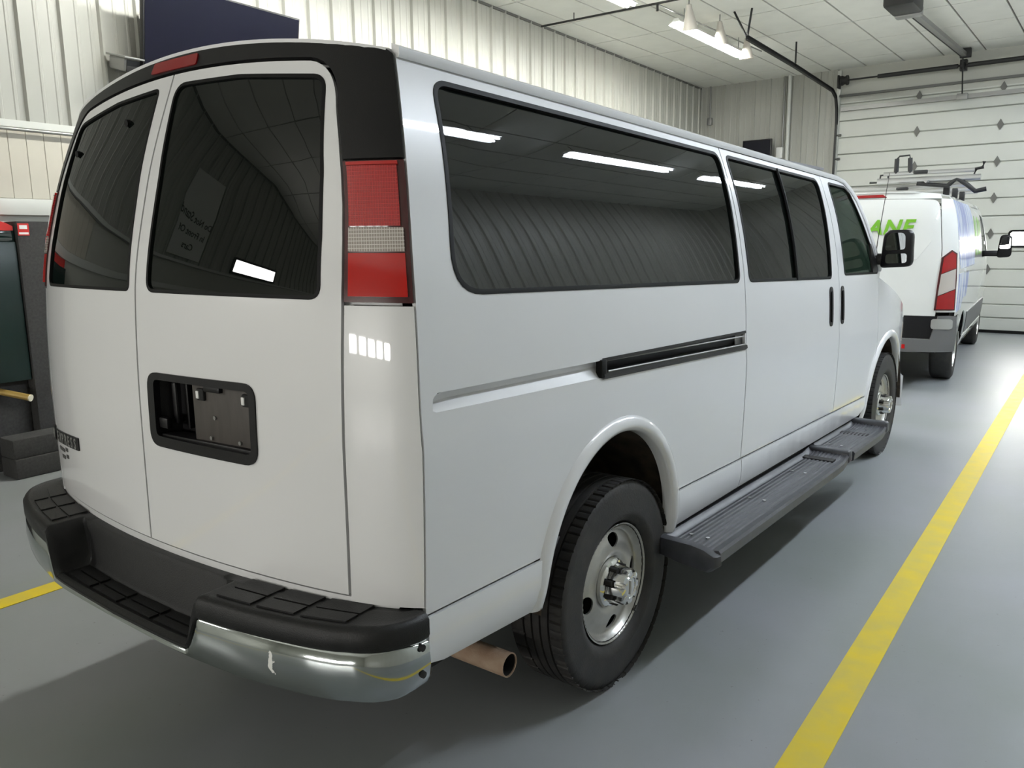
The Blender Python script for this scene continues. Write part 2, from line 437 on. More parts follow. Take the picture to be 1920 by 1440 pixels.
def strip(name, S, loop, width, m, parent, height=0.006, flip=False, off=0.0):
    """a moulded seal following a closed loop on a surface: inner loop = loop, outer = offset"""
    L = densify(loop, 0.04); n = len(L)
    area = sum(L[i][0] * L[(i + 1) % n][1] - L[(i + 1) % n][0] * L[i][1] for i in range(n))
    sg = 1 if area > 0 else -1
    out = []; e = 2e-3
    for i in range(n):
        a = Vector(L[i - 1]); b = Vector(L[(i + 1) % n]); t = (b - a).normalized(); nn = Vector((t.y, -t.x)) * sg
        ring = []
        for dw, hh in ((-0.5, -0.004), (-0.5, 0.7), (0, 1.0), (0.5, 0.7), (0.5, -0.004)):
            u, v = L[i][0] + nn.x * width * dw, L[i][1] + nn.y * width * dw
            p = Vector(S(u, v)); du = Vector(S(u + e, v)) - Vector(S(u - e, v)); dv = Vector(S(u, v + e)) - Vector(S(u, v - e))
            N_ = du.cross(dv).normalized() * (-1 if flip else 1)
            ring.append(p + N_ * (height * hh + off if hh > 0 else off - 0.010))
        out.append(ring)
    out.append(out[0])
    V, F = rings(out, closed_u=False, cap=False)
    bm = bmesh.new(); bv = [bm.verts.new(v) for v in V]
    for f in F: bm.faces.new([bv[i] for i in f])
    bmesh.ops.remove_doubles(bm, verts=bm.verts, dist=1e-6)
    return from_bm(name, bm, m, parent, True, 60)

def text_mesh(name, body, size, m, parent=None, mtx=Matrix(), extrude=0.002, shear=0.0, bold=0.0, align='LEFT', space=1.0):
    cu = bpy.data.curves.new(name, 'FONT'); cu.body = body; cu.size = size; cu.extrude = extrude; cu.shear = shear; cu.offset = bold
    cu.align_x = align; cu.space_character = space; cu.resolution_u = 3; cu.fill_mode = 'BOTH'
    t = bpy.data.objects.new(name, cu); C.objects.link(t)
    dg = bpy.context.evaluated_depsgraph_get(); dg.update()
    me = bpy.data.meshes.new_from_object(t.evaluated_get(dg))
    bpy.data.objects.remove(t); bpy.data.curves.remove(cu)
    me.transform(mtx); me.name = name; me.materials.clear()
    return link_mesh(name, me, m, parent)

def copy_tree(o, parent=None):
    c = o.copy(); C.objects.link(c); c.parent = parent
    for ch in o.children: copy_tree(ch, c)
    return c

# ================================================================== THE ROOM
CEIL = 4.60; YB = 13.2; YR = -12.0; XR = 5.6
WSL = -0.048
WANG = math.atan(-WSL)

fl = box('floor', (-6.0, YR - 0.3, -0.10), (XR + 0.3, YB + 1.5, 0.0), M['floor'])
tag(fl, 'smooth grey painted concrete floor', kind='structure')

def line_strip(x0, x1, y0, y1, slope, label):
    V = []
    for z in (0.0, 0.003):
        V += [(x0 + slope * y0, y0, z), (x1 + slope * y0, y0, z), (x1 + slope * y1, y1, z), (x0 + slope * y1, y1, z)]
    o = mesh('floor_line', V, [(3, 2, 1, 0), (4, 5, 6, 7), (0, 1, 5, 4), (1, 2, 6, 5), (2, 3, 7, 6), (3, 0, 4, 7)], M['yellow'])
    return tag(o, label, 'floor line')
line_strip(1.600, 1.722, -8.0, 12.4, -0.017, 'yellow painted lane line running beside the passenger van toward the garage door')
line_strip(-1.715, -1.605, -8.0, 12.4, -0.017, 'yellow painted lane line between the passenger van and the carpeted step')

# ---- ribbed sheet profile
RIB = [(0.0, 0.0)]
for k in range(3):
    b = k * 0.305
    RIB += [(b + 0.085, 0.0), (b + 0.092, 0.005), (b + 0.108, 0.005), (b + 0.115, 0.0),
            (b + 0.190, 0.0), (b + 0.197, 0.005), (b + 0.213, 0.005), (b + 0.220, 0.0),
            (b + 0.262, 0.0), (b + 0.272, 0.030), (b + 0.290, 0.030), (b + 0.300, 0.0)]
RIB += [(0.915, 0.0)]
def sheet_mesh(name, h, m, axis='y', sign=1):
    V = []
    for z in (0.0, h):
        for s, d in RIB:
            V.append((d * sign + 0.002 * sign, s, z) if axis == 'y' else (s, d * sign + 0.002 * sign, z))
    n = len(RIB); F = []
    for i in range(n - 1):
        f = (i, i + 1, n + i + 1, n + i)
        ok = (axis == 'y') == (sign < 0)
        F.append(f[::-1] if ok else f)
    me = bpy.data.meshes.new(name); me.from_pydata(V, [], F); me.update(); me.materials.append(m)
    return me

wl = box('wall_left', (-0.15, YR - 0.3, 0), (0.0, YB + 0.4, CEIL), M['wallback'])
wl.location = (-4.2, 0, 0); wl.rotation_euler = (0, 0, WANG)
tag(wl, 'cream ribbed metal wall behind the passenger van', kind='structure')
me = sheet_mesh('metal_sheet', CEIL - 2.52, M['wallmetal'])
me_low = sheet_mesh('metal_sheet_low', 1.90, M['wallmetal'])
k = 0; s = -11.95
while s < YB - 0.1:
    o = bpy.data.objects.new('metal_sheet', me); C.objects.link(o); o.parent = wl; o.location = (0.0, s + 0.075, 2.52)
    s += 0.915
# full height lower wall: flush planks near the booth, trims
tr = box('flashing', (0.0, -11.9, 2.475), (0.035, YB, 2.525), M['trim'], wl)
tube('conduit', [(0.05, -11.9, 2.455), (0.05, 0.1, 2.458), (0.05, 5.0, 2.45), (0.05, 13.0, 2.45)], 0.012, M['steelgrey'], wl)
pm = bpy.data.meshes.new('wall_plank'); bm = bmesh.new(); add_box(bm, (0, 0, 1.97), (0.014, 0.1235, 2.475), 0.003, seg=1); bm.to_mesh(pm); bm.free(); pm.materials.append(M['plank'])
for i in range(40):
    o = bpy.data.objects.new('wall_plank', pm); C.objects.link(o); o.parent = wl; o.location = (0.0, -2.0 + i * 0.1255, 0)
box('sill_band', (0.0, -11.9, 1.85), (0.03, YB, 1.968), M['trim'], wl, bev=0.004)

wr = box('wall_right', (XR, YR - 0.3, 0), (XR + 0.15, YB + 0.3, CEIL), M['wallback'])
tag(wr, 'cream ribbed metal wall across the lane', kind='structure')
mr = sheet_mesh('metal_sheet', CEIL, M['wallmetal'], 'y', -1)
for i in range(27):
    o = bpy.data.objects.new('metal_sheet', mr); C.objects.link(o); o.parent = wr; o.location = (XR, YR + 0.1 + i * 0.915, 0)

DX0, DX1, DH = -2.13, 2.70, 4.02
bm = bmesh.new()
add_box(bm, (-5.2, YB, 0), (DX0, YB + 0.2, CEIL)); add_box(bm, (DX1, YB, 0), (XR, YB + 0.2, CEIL)); add_box(bm, (DX0, YB, DH), (DX1, YB + 0.2, CEIL))
wb = from_bm('wall_back', bm, M['wallback']); tag(wb, 'cream ribbed metal end wall around the garage door', kind='structure')
mbk = sheet_mesh('metal_sheet', CEIL, M['wallmetal'], 'x', -1)
for i in range(3):
    o = bpy.data.objects.new('metal_sheet', mbk); C.objects.link(o); o.parent = wb; o.location = (DX0 - 0.03 - (i + 1) * 0.915, YB, 0)
mbk2 = sheet_mesh('metal_sheet', CEIL, M['wallmetal'], 'x', -1)
for i in range(3):
    o = bpy.data.objects.new('metal_sheet', mbk2); C.objects.link(o); o.parent = wb; o.location = (DX1 + 0.03 + i * 0.915, YB, 0)
box('door_jamb', (DX0 - 0.04, YB - 0.05, 0), (DX0 + 0.02, YB + 0.02, DH + 0.55), M['trim'], wb)
tube('downpipe', [(-3.02, YB - 0.07, 1.0), (-3.02, YB - 0.07, CEIL)], 0.035, M['trim'], wb)
tube('downpipe', [(-3.12, YB - 0.05, 1.0), (-3.12, YB - 0.05, CEIL)], 0.018, M['steelgrey'], wb)
tube('conduit', [(-4.60, YB - 0.04, CEIL), (-4.60, YB - 0.04, 4.0)], 0.015, M['steelgrey'], wb)
bm = bmesh.new(); add_box(bm, (-4.65, YB - 0.08, 3.86), (-4.55, YB - 0.01, 4.0), 0.015)
from_bm('outlet_box', bm, M['steelgrey'], wb, True, 40)

wre = box('wall_rear', (-4.4, YR - 0.2, 0), (XR + 0.15, YR, CEIL), M['wallback'])
tag(wre, 'cream end wall behind the photographer', kind='structure')

# ---- garage doors: sectional panels with a mid rib
def garage_door(name, x0, x1, y, face, top, label, windows, pane='pane'):
    d = box(name, (x0, y + (0.03 if face < 0 else -0.07), 0.0), (x1, y + (0.07 if face < 0 else -0.03), top), M['garage'])
    tag(d, label, kind='structure')
    joints = [0.03, 0.19, 0.48]
    z = 0.48
    while z + 0.585 < top: z += 0.585; joints.append(z)
    joints.append(top)
    secs = [(joints[0], joints[2])] + [(joints[i], joints[i + 1]) for i in range(2, len(joints) - 1)]
    for (a, b) in secs:
        if b - a < 0.05: continue
        bm = bmesh.new(); mid = (a + b) / 2
        for (c, e) in ((a + 0.004, mid - 0.006), (mid + 0.006, b - 0.004)):
            add_box(bm, (x0, y - 0.03, c), (x1, y + 0.02, e), 0.012, seg=1)
        from_bm('door_section', bm, M['garage'], d, False)
    fy = y - 0.036 if face < 0 else y + 0.02
    for (hx, hz) in [(hx, hz) for hz in joints[3:-1] for hx in (x0 + 1.32, x0 + 2.56, x0 + 3.8)]:
        V = [(hx - 0.05, fy, hz), (hx, fy, hz - 0.09), (hx + 0.05, fy, hz), (hx, fy, hz + 0.09)]
        V = V + [(a_, b_ - 0.012 if face < 0 else b_ + 0.028, c_) for a_, b_, c_ in V]
        mesh('hinge', V, [(0, 1, 2, 3), (7, 6, 5, 4), (0, 4, 5, 1), (1, 5, 6, 2), (2, 6, 7, 3), (3, 7, 4, 0)], M['hinge'], d)
    for (wx0, wx1, wz0, wz1) in windows:
        lo = rpoly([(wx0, wz0, .05), (wx1, wz0, .05), (wx1, wz1, .05), (wx0, wz1, .05)])
        yy = y - 0.045 if face < 0 else y + 0.045
        fr = rpoly([(wx0 - .035, wz0 - .035, .07), (wx1 + .035, wz0 - .035, .07), (wx1 + .035, wz1 + .035, .07), (wx0 - .035, wz1 + .035, .07)])
        S = (lambda u, v: (u, yy, v))
        f = panel('window_frame', S, fr, M['rubber'], d, [lo], res=0.2, thick=0.02, flip=(face > 0))
        panel(pane, S, lo, M['sky_pane'], d, [], res=0.3, thick=0.004, off=-0.006, flip=(face > 0))
    return d
gd = garage_door('door_1', DX0, DX1, YB + 0.03, -1, DH + 0.1, 'white sectional garage door beyond the cargo van', [(0.72, 1.35, 1.455, 1.675)])
gd2 = garage_door('door_2', -2.0, 2.8, YR - 0.03, 1, 4.1, 'white sectional garage door behind the photographer', [(q - .34, q + .34, 1.12, 1.58) for q in (-1.5, -.55, .4, 1.35, 2.3)], 'pane_offscreen')
for z in (3.45, 3.03, 2.6, 2.0, 1.4, 0.8):
    tube('roller', [(DX0 - 0.02, YB - 0.035, z), (DX0 + 0.07, YB - 0.035, z)], 0.022, M['hinge'], gd, 8)
box('strut', (DX0 + 0.05, YB - 0.085, 3.86), (DX1, YB - 0.012, 3.93), M['steelgrey'], gd)
box('top_seal', (DX0, YB - 0.05, 4.11), (DX1, YB + 0.0, 4.15), M['grid'], gd)
box('bottom_seal', (DX0, YB - 0.02, 0.0), (DX1, YB + 0.05, 0.05), M['rubber'], gd)

# ---- ceiling: lay-in tiles in a recessed grid
TX, TY = 0.61, 1.25
ce = box('ceiling', (-5.2, YR - 0.2, CEIL + 0.02), (XR + 0.2, YB + 0.2, CEIL + 0.1), M['grid'])
tag(ce, 'white lay-in tile ceiling with a thin grid', kind='structure')
tm = bpy.data.meshes.new('ceiling_tile'); bm = bmesh.new(); add_box(bm, (0.012, 0.012, 0), (TX - 0.012, TY - 0.012, 0.022)); bm.to_mesh(tm); bm.free(); tm.materials.append(M['ceil'])
rest = bmesh.new()
x = -1.09 - 7 * TX
xs_ = []
while x < XR: xs_.append(x); x += TX
ys_ = []
y = 12.45 - 20 * TY
while y < YB: ys_.append(y); y += TY
for x in xs_:
    for y in ys_:
        if y > 1.0:
            o = bpy.data.objects.new('ceiling_tile', tm); C.objects.link(o); o.parent = ce; o.location = (x, y, CEIL - 0.002)
        else:
            add_box(rest, (x + 0.012, y + 0.012, CEIL - 0.002), (x + TX - 0.012, y + TY - 0.012, CEIL + 0.02))
o = from_bm('ceiling_tiles', rest, M['ceil'], ce); o['kind'] = 'stuff'
box('wall_angle', (-0.01, -11.9, CEIL - 0.03), (0.03, YB, CEIL - 0.004), M['grid'], wl)

# ---- fluorescent fixtures
def fixture(name, x, y, label, tm_='tube', off='', length=2.42, zc=4.36, group=None):
    r = empty(name, (x, y, zc), WANG * 0.4, label, 'ceiling light', group)
    h = length / 2
    V, F = [], []
    prof = [(-0.055, 0.035), (-0.03, 0.07), (0.03, 0.07), (0.055, 0.035), (0.11, 0.0), (0.105, -0.004), (0.05, 0.026), (-0.05, 0.026), (-0.105, -0.004), (-0.11, 0.0)]
    V, F = rings([[(a, -h, b) for a, b in prof], [(a, h, b) for a, b in prof]])
    bm = bmesh.new(); bv = [bm.verts.new(v) for v in V]
    for f in F: bm.faces.new([bv[i] for i in f])
    from_bm('reflector', bm, M['fix'], r)
    for sx in (-0.042, 0.042):
        for (a, b) in ((-h + 0.02, -0.02), (0.02, h - 0.02)):
            tube('tube' + off, [(sx, a, 0.0), (sx, b, 0.0)], 0.019, M[tm_], r, 10)
    for yy in (-h * 0.8, h * 0.8):
        tube('hanger', [(0, yy, 0.06), (0, yy, CEIL - zc)], 0.006, M['steelgrey'], r, 6)
    return r
flab = ['fluorescent strip light on the ceiling, end hidden past the black cross pipe', 'fluorescent strip light with three flood lamps beside it on the ceiling']
fixture('fluorescent_light', *FIXTURES[0], flab[0])
fixture('fluorescent_light', *FIXTURES[1], flab[1])
fixture('fluorescent_light_offscreen', *ROW_FIXTURE, 'fluorescent strip light continuing the visible row, in front of the wall screen', 'tube', '_offscreen')
for q, wh in zip(OFF_FIXTURES, ('at the rear end of the long side window', 'in the middle of the long side window', 'in the sliding door glass')):
    fixture('fluorescent_light_offscreen', *q, 'fluorescent strip light mirrored ' + wh, 'tube_cool', '_offscreen', group='ceiling lights mirrored in the van windows')

# ================================================================== THE PASSENGER VAN
SK = -0.0273                       # nose-down rake of the body
VX = pchip([(.42, .94), (.50, .972), (.56, .985), (.66, .992), (.8, .998), (1.0, 1.003), (1.09, 1.004), (1.15, .999), (1.3, .992), (1.45, .98), (1.6, .958), (1.8, .915), (1.95, .868), (2.06, .826), (2.17, .775)])
YC = pchip([(.40, -1.213), (.66, -1.211), (1.1, -1.206), (1.43, -1.190), (1.75, -1.124), (2.08, -1.010), (2.2, -.962)])
YE = pchip([(.40, -1.03), (.66, -1.032), (1.1, -1.032), (1.45, -1.02), (1.78, -.975), (2.055, -.910), (2.2, -.87)])
def taper(y): return 1.0 - 0.10 * max(0.0, (y - 3.7) / 1.0)**2
def SR(y, z): return (VX(z) * taper(y), y, z + SK * y)
def SL(y, z): return (-VX(z) * taper(y), y, z + SK * y)
def RY(x, z):
    t = min(1.05, abs(x) / VX(z)); h = .72 * t * t + .28 * t**10
    c = YC(z); return c + (YE(z) - c) * h
def SB(x, z):
    y = RY(x, z); return (x, y, z + SK * y)

van = empty('passenger_van', (0, 0, 0), 0, 'long white passenger van with dark tinted windows and chrome rear bumper', 'van')
P_ = M['paint']

def arch(cy, a, b, s, t0=0.0, t1=PI, n=28, cz=0.5):
    return [(cy + a * s * math.cos(t1 + (t0 - t1) * i / n), cz + b * s * math.sin(t1 + (t0 - t1) * i / n)) for i in range(n + 1)]
RA = (-0.06, .49, .52); FA = (3.80, .60, .56)
def arch_cut(A, zmin, s=0.95):
    """points of the arch above zmin, from rear to front"""
    b = A[2] * s; th = math.asin(min(1, (zmin - .5) / b))
    return arch(A[0], A[1], A[2], s, th, PI - th)

def win_loop(pts, m):
    cx = sum(p[0] for p in pts) / len(pts); cy = sum(p[1] for p in pts) / len(pts)
    return rpoly([(p[0] + math.copysign(m, p[0] - cx), p[1] + math.copysign(m, p[1] - cy), p[2] + max(m, 0)) for p in pts], 7)
W1 = [(-.878, 1.462, .10), (.990, 1.457, .035), (1.018, 2.005, .05), (-.795, 2.0, .06)]
W2 = [(1.107, 1.457, .035), (2.352, 1.452, .035), (2.425, 2.005, .06), (1.102, 2.005, .035)]
W3 = [(2.622, 1.468, .03), (3.42, 1.470, .02), (3.06, 1.975, .05), (2.97, 2.005, .05), (2.623, 2.005, .035)]
ZB, ZT = .652, 2.052
edge_side = [(YE(z) + .006, z) for z in np.linspace(ZT, ZB, 24)]
quarter = edge_side + [(a, b) for a, b in arch_cut(RA, ZB)] + [(1.046, ZB), (1.046, ZT)]
slide = [(1.054, ZB), (2.496, ZB), (2.496, ZT), (1.054, ZT)]
fa = arch_cut(FA, ZB)
fdoor = [(2.504, ZB)] + [q for q in fa if q[0] < 3.415] + [(3.418, .975), (3.42, 1.40), (3.475, 1.465), (3.16, 1.955), (3.05, 2.035), (2.92, ZT), (2.504, ZT)]
groove = [(-.985, 1.176), (-.972, 1.171), (1.036, 1.163), (1.036, 1.232), (-.17, 1.224), (-.965, 1.219), (-.983, 1.205)]

def side_glass(name, S, pts, parent, flip, gm, seal=True):
    g = panel('window_glass', S, win_loop(pts, .010), gm, parent, res=.12, thick=.004, off=-.007, flip=flip)
    if seal: strip('window_seal', S, win_loop(pts, .0), .014, M['rubber'], parent, .003, flip)
    return g

# --- right side
qp = panel('quarter_panel', SR, quarter, P_, van, [win_loop(W1, 0), groove])
side_glass('g', SR, W1, qp, False, M['glass'])
sd = panel('sliding_door', SR, slide, P_, van, [win_loop(W2, 0)])
side_glass('g', SR, W2, sd, False, M['glass'])
V = []
for z in np.linspace(1.45, 2.01, 9):
    p = SR(1.752, z); V.append((p[0] + .001, p[1], p[2]))
tube('glass_divider', V, .009, M['rubber'], sd, 6)
fd = panel('front_door', SR, fdoor, P_, van, [win_loop(W3, 0)])
side_glass('g', SR, W3, fd, False, M['glass_clear'])
# black quarter sail behind the mirror
panel('mirror_sail', SR, rpoly([(3.27, 1.472, .01), (3.425, 1.474, .02), (3.30, 1.66, .02), (3.27, 1.66, .01)]), M['black_trim'], fd, res=.08, off=.006, thick=.012)

# --- sliding door rail pocket
def channel(name, m, y0, y1, prof, parent, n=10, S=SR):
    V = []; rs = []
    for i in range(n + 1):
        y = y0 + (y1 - y0) * i / n
        rs.append([Vector(S(y, z(y) if callable(z) else z)) + Vector((d, 0, 0)) for z, d in prof])
    V, F = rings(rs, closed_u=False, cap=False)
    bm = bmesh.new(); bv = [bm.verts.new(v) for v in V]
    for f in F: bm.faces.new([bv[i] for i in f])
    return from_bm(name, bm, m, parent, True, 30)
zt_ = lin([(-.985, 1.214), (-.965, 1.223), (-.17, 1.228), (1.036, 1.236)]); zb_ = lin([(-.985, 1.172), (1.036, 1.160)])
channel('rail_recess', P_, -.99, -.18, [(lambda y: zt_(y), -.001), (lambda y: zt_(y) - .004, -.024), (lambda y: zt_(y) - .026, -.026), (lambda y: zb_(y) + .004, -.006), (lambda y: zb_(y) - .002, -.001)], qp)
channel('door_rail', M['black_trim'], -.185, 1.044, [(lambda y: zt_(y) + .003, .002), (lambda y: zt_(y) - .008, .003), (lambda y: zt_(y) - .012, -.03), (lambda y: zb_(y) + .018, -.04), (lambda y: zb_(y) + .016, .008), (lambda y: zb_(y) + .002, .010), (lambda y: zb_(y) - .006, .001)], qp)
for dz, dd, rr in ((.054, -.004, .0035), (.020, .007, .0035)):
    V = [Vector(SR(y, zb_(y) + dz)) + Vector((dd, 0, 0)) for y in np.linspace(-.16, 1.03, 12)]
    tube('rail_edge', V, rr, M['steelgrey'], qp, 6)
box('rail_end_cap', (-.014, -.20, 0), (.012, -.165, .06), M['rubber'], qp, bev=.006, mtx=Matrix.Translation(Vector(SR(0, 1.168)) + Vector((-.004, 0, 0.004))))

# --- rocker panels and wheel arch lips
def SRo(y, z): return (VX(z) * taper(y) + .006 + .006 * math.sin(max(0, min(1, (z - .48) / .17)) * PI), y, z + SK * y)
def SLo(y, z): p = SRo(y, z); return (-p[0], p[1], p[2])
def rocker(S, flip, parent):
    a_r = [q for q in arch_cut(RA, .49, .93)]
    yr0 = a_r[0][0]; yr1 = a_r[-1][0]; f0 = arch_cut(FA, .51, .93)[0][0]
    zr = .645
    rl = [(YE(.6) + .008, .515), (-.95, .495), (yr0 - .02, .478), (yr0, .60), (yr0 + .03, zr), (YE(.6) + .006, zr)]
    panel('rocker_panel', S, rl, P_, parent, flip=flip, res=.07)
    panel('rocker_panel', S, [(yr1 - .03, zr), (yr1, .60), (yr1 + .03, .495), (1.046, .512), (1.046, zr)], P_, parent, flip=flip, res=.07)
    panel('rocker_panel', S, [(1.054, zr), (1.054, .512), (3.10, .535), (3.20, .57), (f0 + .03, zr)], P_, parent, flip=flip, res=.07)
rocker(SRo, False, van)
def arch_lip(A, inner, S, sx, parent, name='wheel_arch_lip', t0=-.05, t1=PI + .05):
    rs = []
    prof = [(0.0, .000), (.10, .008), (.35, .017), (.65, .018), (.90, .010), (1.0, .0), (1.02, -.035)]
    N_ = 48
    for i in range(N_ + 1):
        th = t1 + (t0 - t1) * i / N_
        ring = []
        for s_, o_ in prof:
            a = A[1] + (inner[0] - A[1]) * s_; b = A[2] + (inner[1] - A[2]) * s_
            y = A[0] + a * math.cos(th); z = .5 + b * math.sin(th)
            p = Vector(S(y, z)); ring.append(p + Vector((sx * o_, 0, 0)))
        rs.append(ring)
    V, F = rings(rs, closed_u=False, cap=False)
    bm = bmesh.new(); bv = [bm.verts.new(v) for v in V]
    for f in F: bm.faces.new([bv[i] for i in f])
    return from_bm(name, bm, P_, parent, True, 70)
arch_lip(RA, (.425, .465), SR, 1, van); arch_lip(FA, (.545, .505), SR, 1, van)

# --- wheel wells
def well(A, sx, parent, r=.47, xin=.52):
    rs = []
    for i in range(25):
        th = PI - PI * i / 24
        rs.append([(sx * x_, A[0] + A[1] * .93 * math.cos(th), .47 + A[2] * .95 * math.sin(th) + SK * A[0]) for x_ in (.985, .9, .75, xin)] + [(sx * xin, A[0] + .3 * math.cos(th), .45 + SK * A[0])])
    V, F = rings(rs, closed_u=False, cap=False)
    return mesh('wheel_well', V, F, M['well'], parent, True, 60)
for A in (RA, FA):
    for sx in (1, -1): well(A, sx, van)

# --- fender
fen = [q for q in fa if q[0] > 3.43]
fender = [(3.426, fen[0][1])] + fen + [(4.62, .66), (4.66, .95), (4.60, 1.13), (4.45, 1.21), (3.49, 1.43), (3.426, 1.40)]
panel('front_fender', SR, fender, P_, van, res=.07)
panel('front_fender', SL, fender, P_, van, flip=True, res=.07)

# --- left side (mirrored, without the sliding door)
lo_out = edge_side + [(a, b) for a, b in arch_cut(RA, ZB)] + [(2.496, ZB), (2.496, ZT)]
W12 = [(2.352 if False else 1.107, 1.457, .035), (2.40, 1.452, .035), (2.425, 2.005, .06), (1.102, 2.005, .035)]
lq = panel('side_panel', SL, lo_out, P_, van, [win_loop(W1, 0), win_loop(W12, 0)], flip=True)
side_glass('g', SL, W1, lq, True, M['glass']); side_glass('g', SL, W12, lq, True, M['glass'])
ld_ = panel('front_door', SL, fdoor, P_, van, [win_loop(W3, 0)], flip=True)
side_glass('g', SL, W3, ld_, True, M['glass_clear'])
rocker(SLo, True, van)
arch_lip(RA, (.425, .465), SL, -1, van); arch_lip(FA, (.545, .505), SL, -1, van)

# --- inner skins in body paint behind the seams
big = [(YE(z) + .03, z) for z in np.linspace(2.04, .56, 20)] + [(-.53, .56)] + arch_cut(RA, .60, .97) + [(.42, .56), (3.16, .56)] + [q for q in arch_cut(FA, .60, .97) if q[0] < 3.5] + [(3.5, 1.0), (3.5, 1.40), (3.16, 1.93), (2.95, 2.04)]
for S, fl_ in ((SR, False), (SL, True)):
    panel('inner_skin', S, big, P_, van, [win_loop(W1, .03), win_loop(W2, .03), [(p[0], p[1]) for p in win_loop(W3, .02)], [(-.99, 1.14), (1.0, 1.14), (1.0, 1.26), (-.99, 1.26)]], res=.12, thick=.004, off=-.030, flip=fl_)

# --- rear doors
XD = pchip([(.60, .806), (.9, .811), (1.44, .812), (1.6, .800), (1.78, .764), (1.93, .714)])
def ztd(x): return 2.087 - .105 * x * x
def door_edge(off=0.0, z0=.69, zmax=1.92):
    pts = [(XD(z) + off, z) for z in np.linspace(z0, zmax, 16)]
    a = Vector(pts[-1]); c = Vector((.690 + off, 2.030 + off)); b = Vector((.60, ztd(.60) + off))
    for i in range(1, 9):
        t = i / 8; q = a * (1 - t)**2 + c * 2 * t * (1 - t) + b * t * t; pts.append((q.x, q.y))
    return pts
top_edge = [(x, ztd(x)) for x in np.linspace(.55, .004, 8)]
doorR = [(.004, .69)] + door_edge() + top_edge
WR = rpoly([(.066, 1.452, .035), (.748, 1.450, .03), (.738, 1.60, .3), (.715, 1.76, .3), (.660, 2.003, .055), (.335, 2.040, .4), (.032, 2.052, .045), (.062, 1.78, .2)], 6)
WLp = rpoly([(-.040, 1.452, .02), (-.066, 2.050, .02), (-.335, 2.040, .4), (-.660, 2.003, .055), (-.715, 1.76, .3), (-.738, 1.60, .3), (-.748, 1.450, .03)], 6)
PLT = rpoly([(.060, 1.0, .045), (.530, 1.0, .045), (.530, 1.216, .045), (.060, 1.212, .045)])
dr = panel('rear_door', SB, doorR, P_, van, [WR, PLT], res=.05)
panel('window_glass', SB, WR, M['glass_rear'], dr, res=.08, thick=.004, off=-.004)
strip('window_seal', SB, WR, .010, M['rubber'], dr, .002)
dl = panel('rear_door', SB, [(-x, z) for x, z in doorR][::-1], P_, van, [WLp], res=.05)
panel('window_glass', SB, WLp, M['glass_rear'], dl, res=.08, thick=.004, off=-.004)
strip('window_seal', SB, WLp, .010, M['rubber'], dl, .002)
panel('rear_sill', SB, [(-.93, .655), (.93, .655), (.945, .684), (-.945, .684)], P_, van, res=.07, off=-.004)
panel('inner_skin', SB, [(-.95, .665), (.95, .665), (.955, 1.42), (.88, 1.82), (.80, 2.02), (.4, 2.09), (-.4, 2.09), (-.80, 2.02), (-.88, 1.82), (-.955, 1.42)], P_, van,
      [[(.03, 1.42), (.78, 1.42), (.76, 1.62), (.68, 2.04), (.02, 2.075)], [(-.02, 1.42), (-.03, 2.075), (-.68, 2.04), (-.76, 1.62), (-.78, 1.42)], [(.03, .96), (.56, .96), (.56, 1.25), (.03, 1.25)]], res=.12, thick=.004, off=-.026)
# hinge marks / wiper plugs on the left glass
for (gx, gz) in ((-.60, 1.90), (-.22, 1.965)):
    y_ = RY(gx, gz); tube('glass_plug', [(gx, y_ + .006, gz + SK * y_), (gx, y_ - .006, gz + SK * y_ - .001)], .011, M['rubber'], dl, 10)

# corner panels under the tail lights, black cap above
for sx in (1, -1):
    lowp = [(XD(z) + .008, z) for z in np.linspace(.674, 1.434, 14)] + [(VX(z) - .001, z) for z in np.linspace(1.434, .674, 14)]
    if sx < 0: lowp = [(-x, z) for x, z in lowp]
    panel('corner_panel', SB, lowp, P_, van, res=.035)
cap_out = [(VX(z) - .001, z) for z in np.linspace(1.786, 2.045, 10)] + [(x, 2.058 + .095 * (1 - (x / .822)**2)) for x in np.linspace(.808, -.808, 36)] + [(-(VX(z) - .001), z) for z in np.linspace(2.045, 1.786, 10)]
de = [q for q in door_edge(.008, z0=1.786)]
cap_in = [(-x, z) for x, z in de] + [(x, ztd(x) + .008) for x in np.linspace(-.55, .55, 18)] + de[::-1]
cap = panel('rear_cap', SB, cap_out + cap_in, M['black_trim'], van, res=.04, thick=.02, off=.003)
panel('high_brake_light', SB, rpoly([(-.135, 2.102, .008), (.118, 2.100, .008), (.112, 2.134, .008), (-.128, 2.136, .008)]), M['red'], cap, res=.05, off=.007, thick=.015)

# tail lights
for sx in (1, -1):
    mir = (lambda L: L) if sx > 0 else (lambda L: [(-x, z) for x, z in L])
    def tl(zlo, zhi, ml, mr, n=8):
        return mir([(XD(z) + ml, z) for z in np.linspace(zlo, zhi, n)] + [(VX(z) - mr, z) for z in np.linspace(zhi, zlo, n)])
    t = panel('tail_light', SB, tl(1.442, 1.780, .009, .001), M['red_bezel'], van, res=.03, thick=.05, off=.004)
    panel('red_lens', SB, tl(1.622, 1.766, .022, .016), M['red_grid'], t, res=.03, off=.010, thick=.008)
    panel('clear_lens', SB, tl(1.562, 1.618, .022, .010), M['clear_grid'], t, res=.03, off=.011, thick=.008)
    panel('red_lens', SB, tl(1.456, 1.558, .022, .010), M['red2'], t, res=.03, off=.010, thick=.008)
    panel('lens_rim', SB, tl(1.768, 1.776, .020, .014), M['red2'], t, res=.03, off=.010, thick=.008)

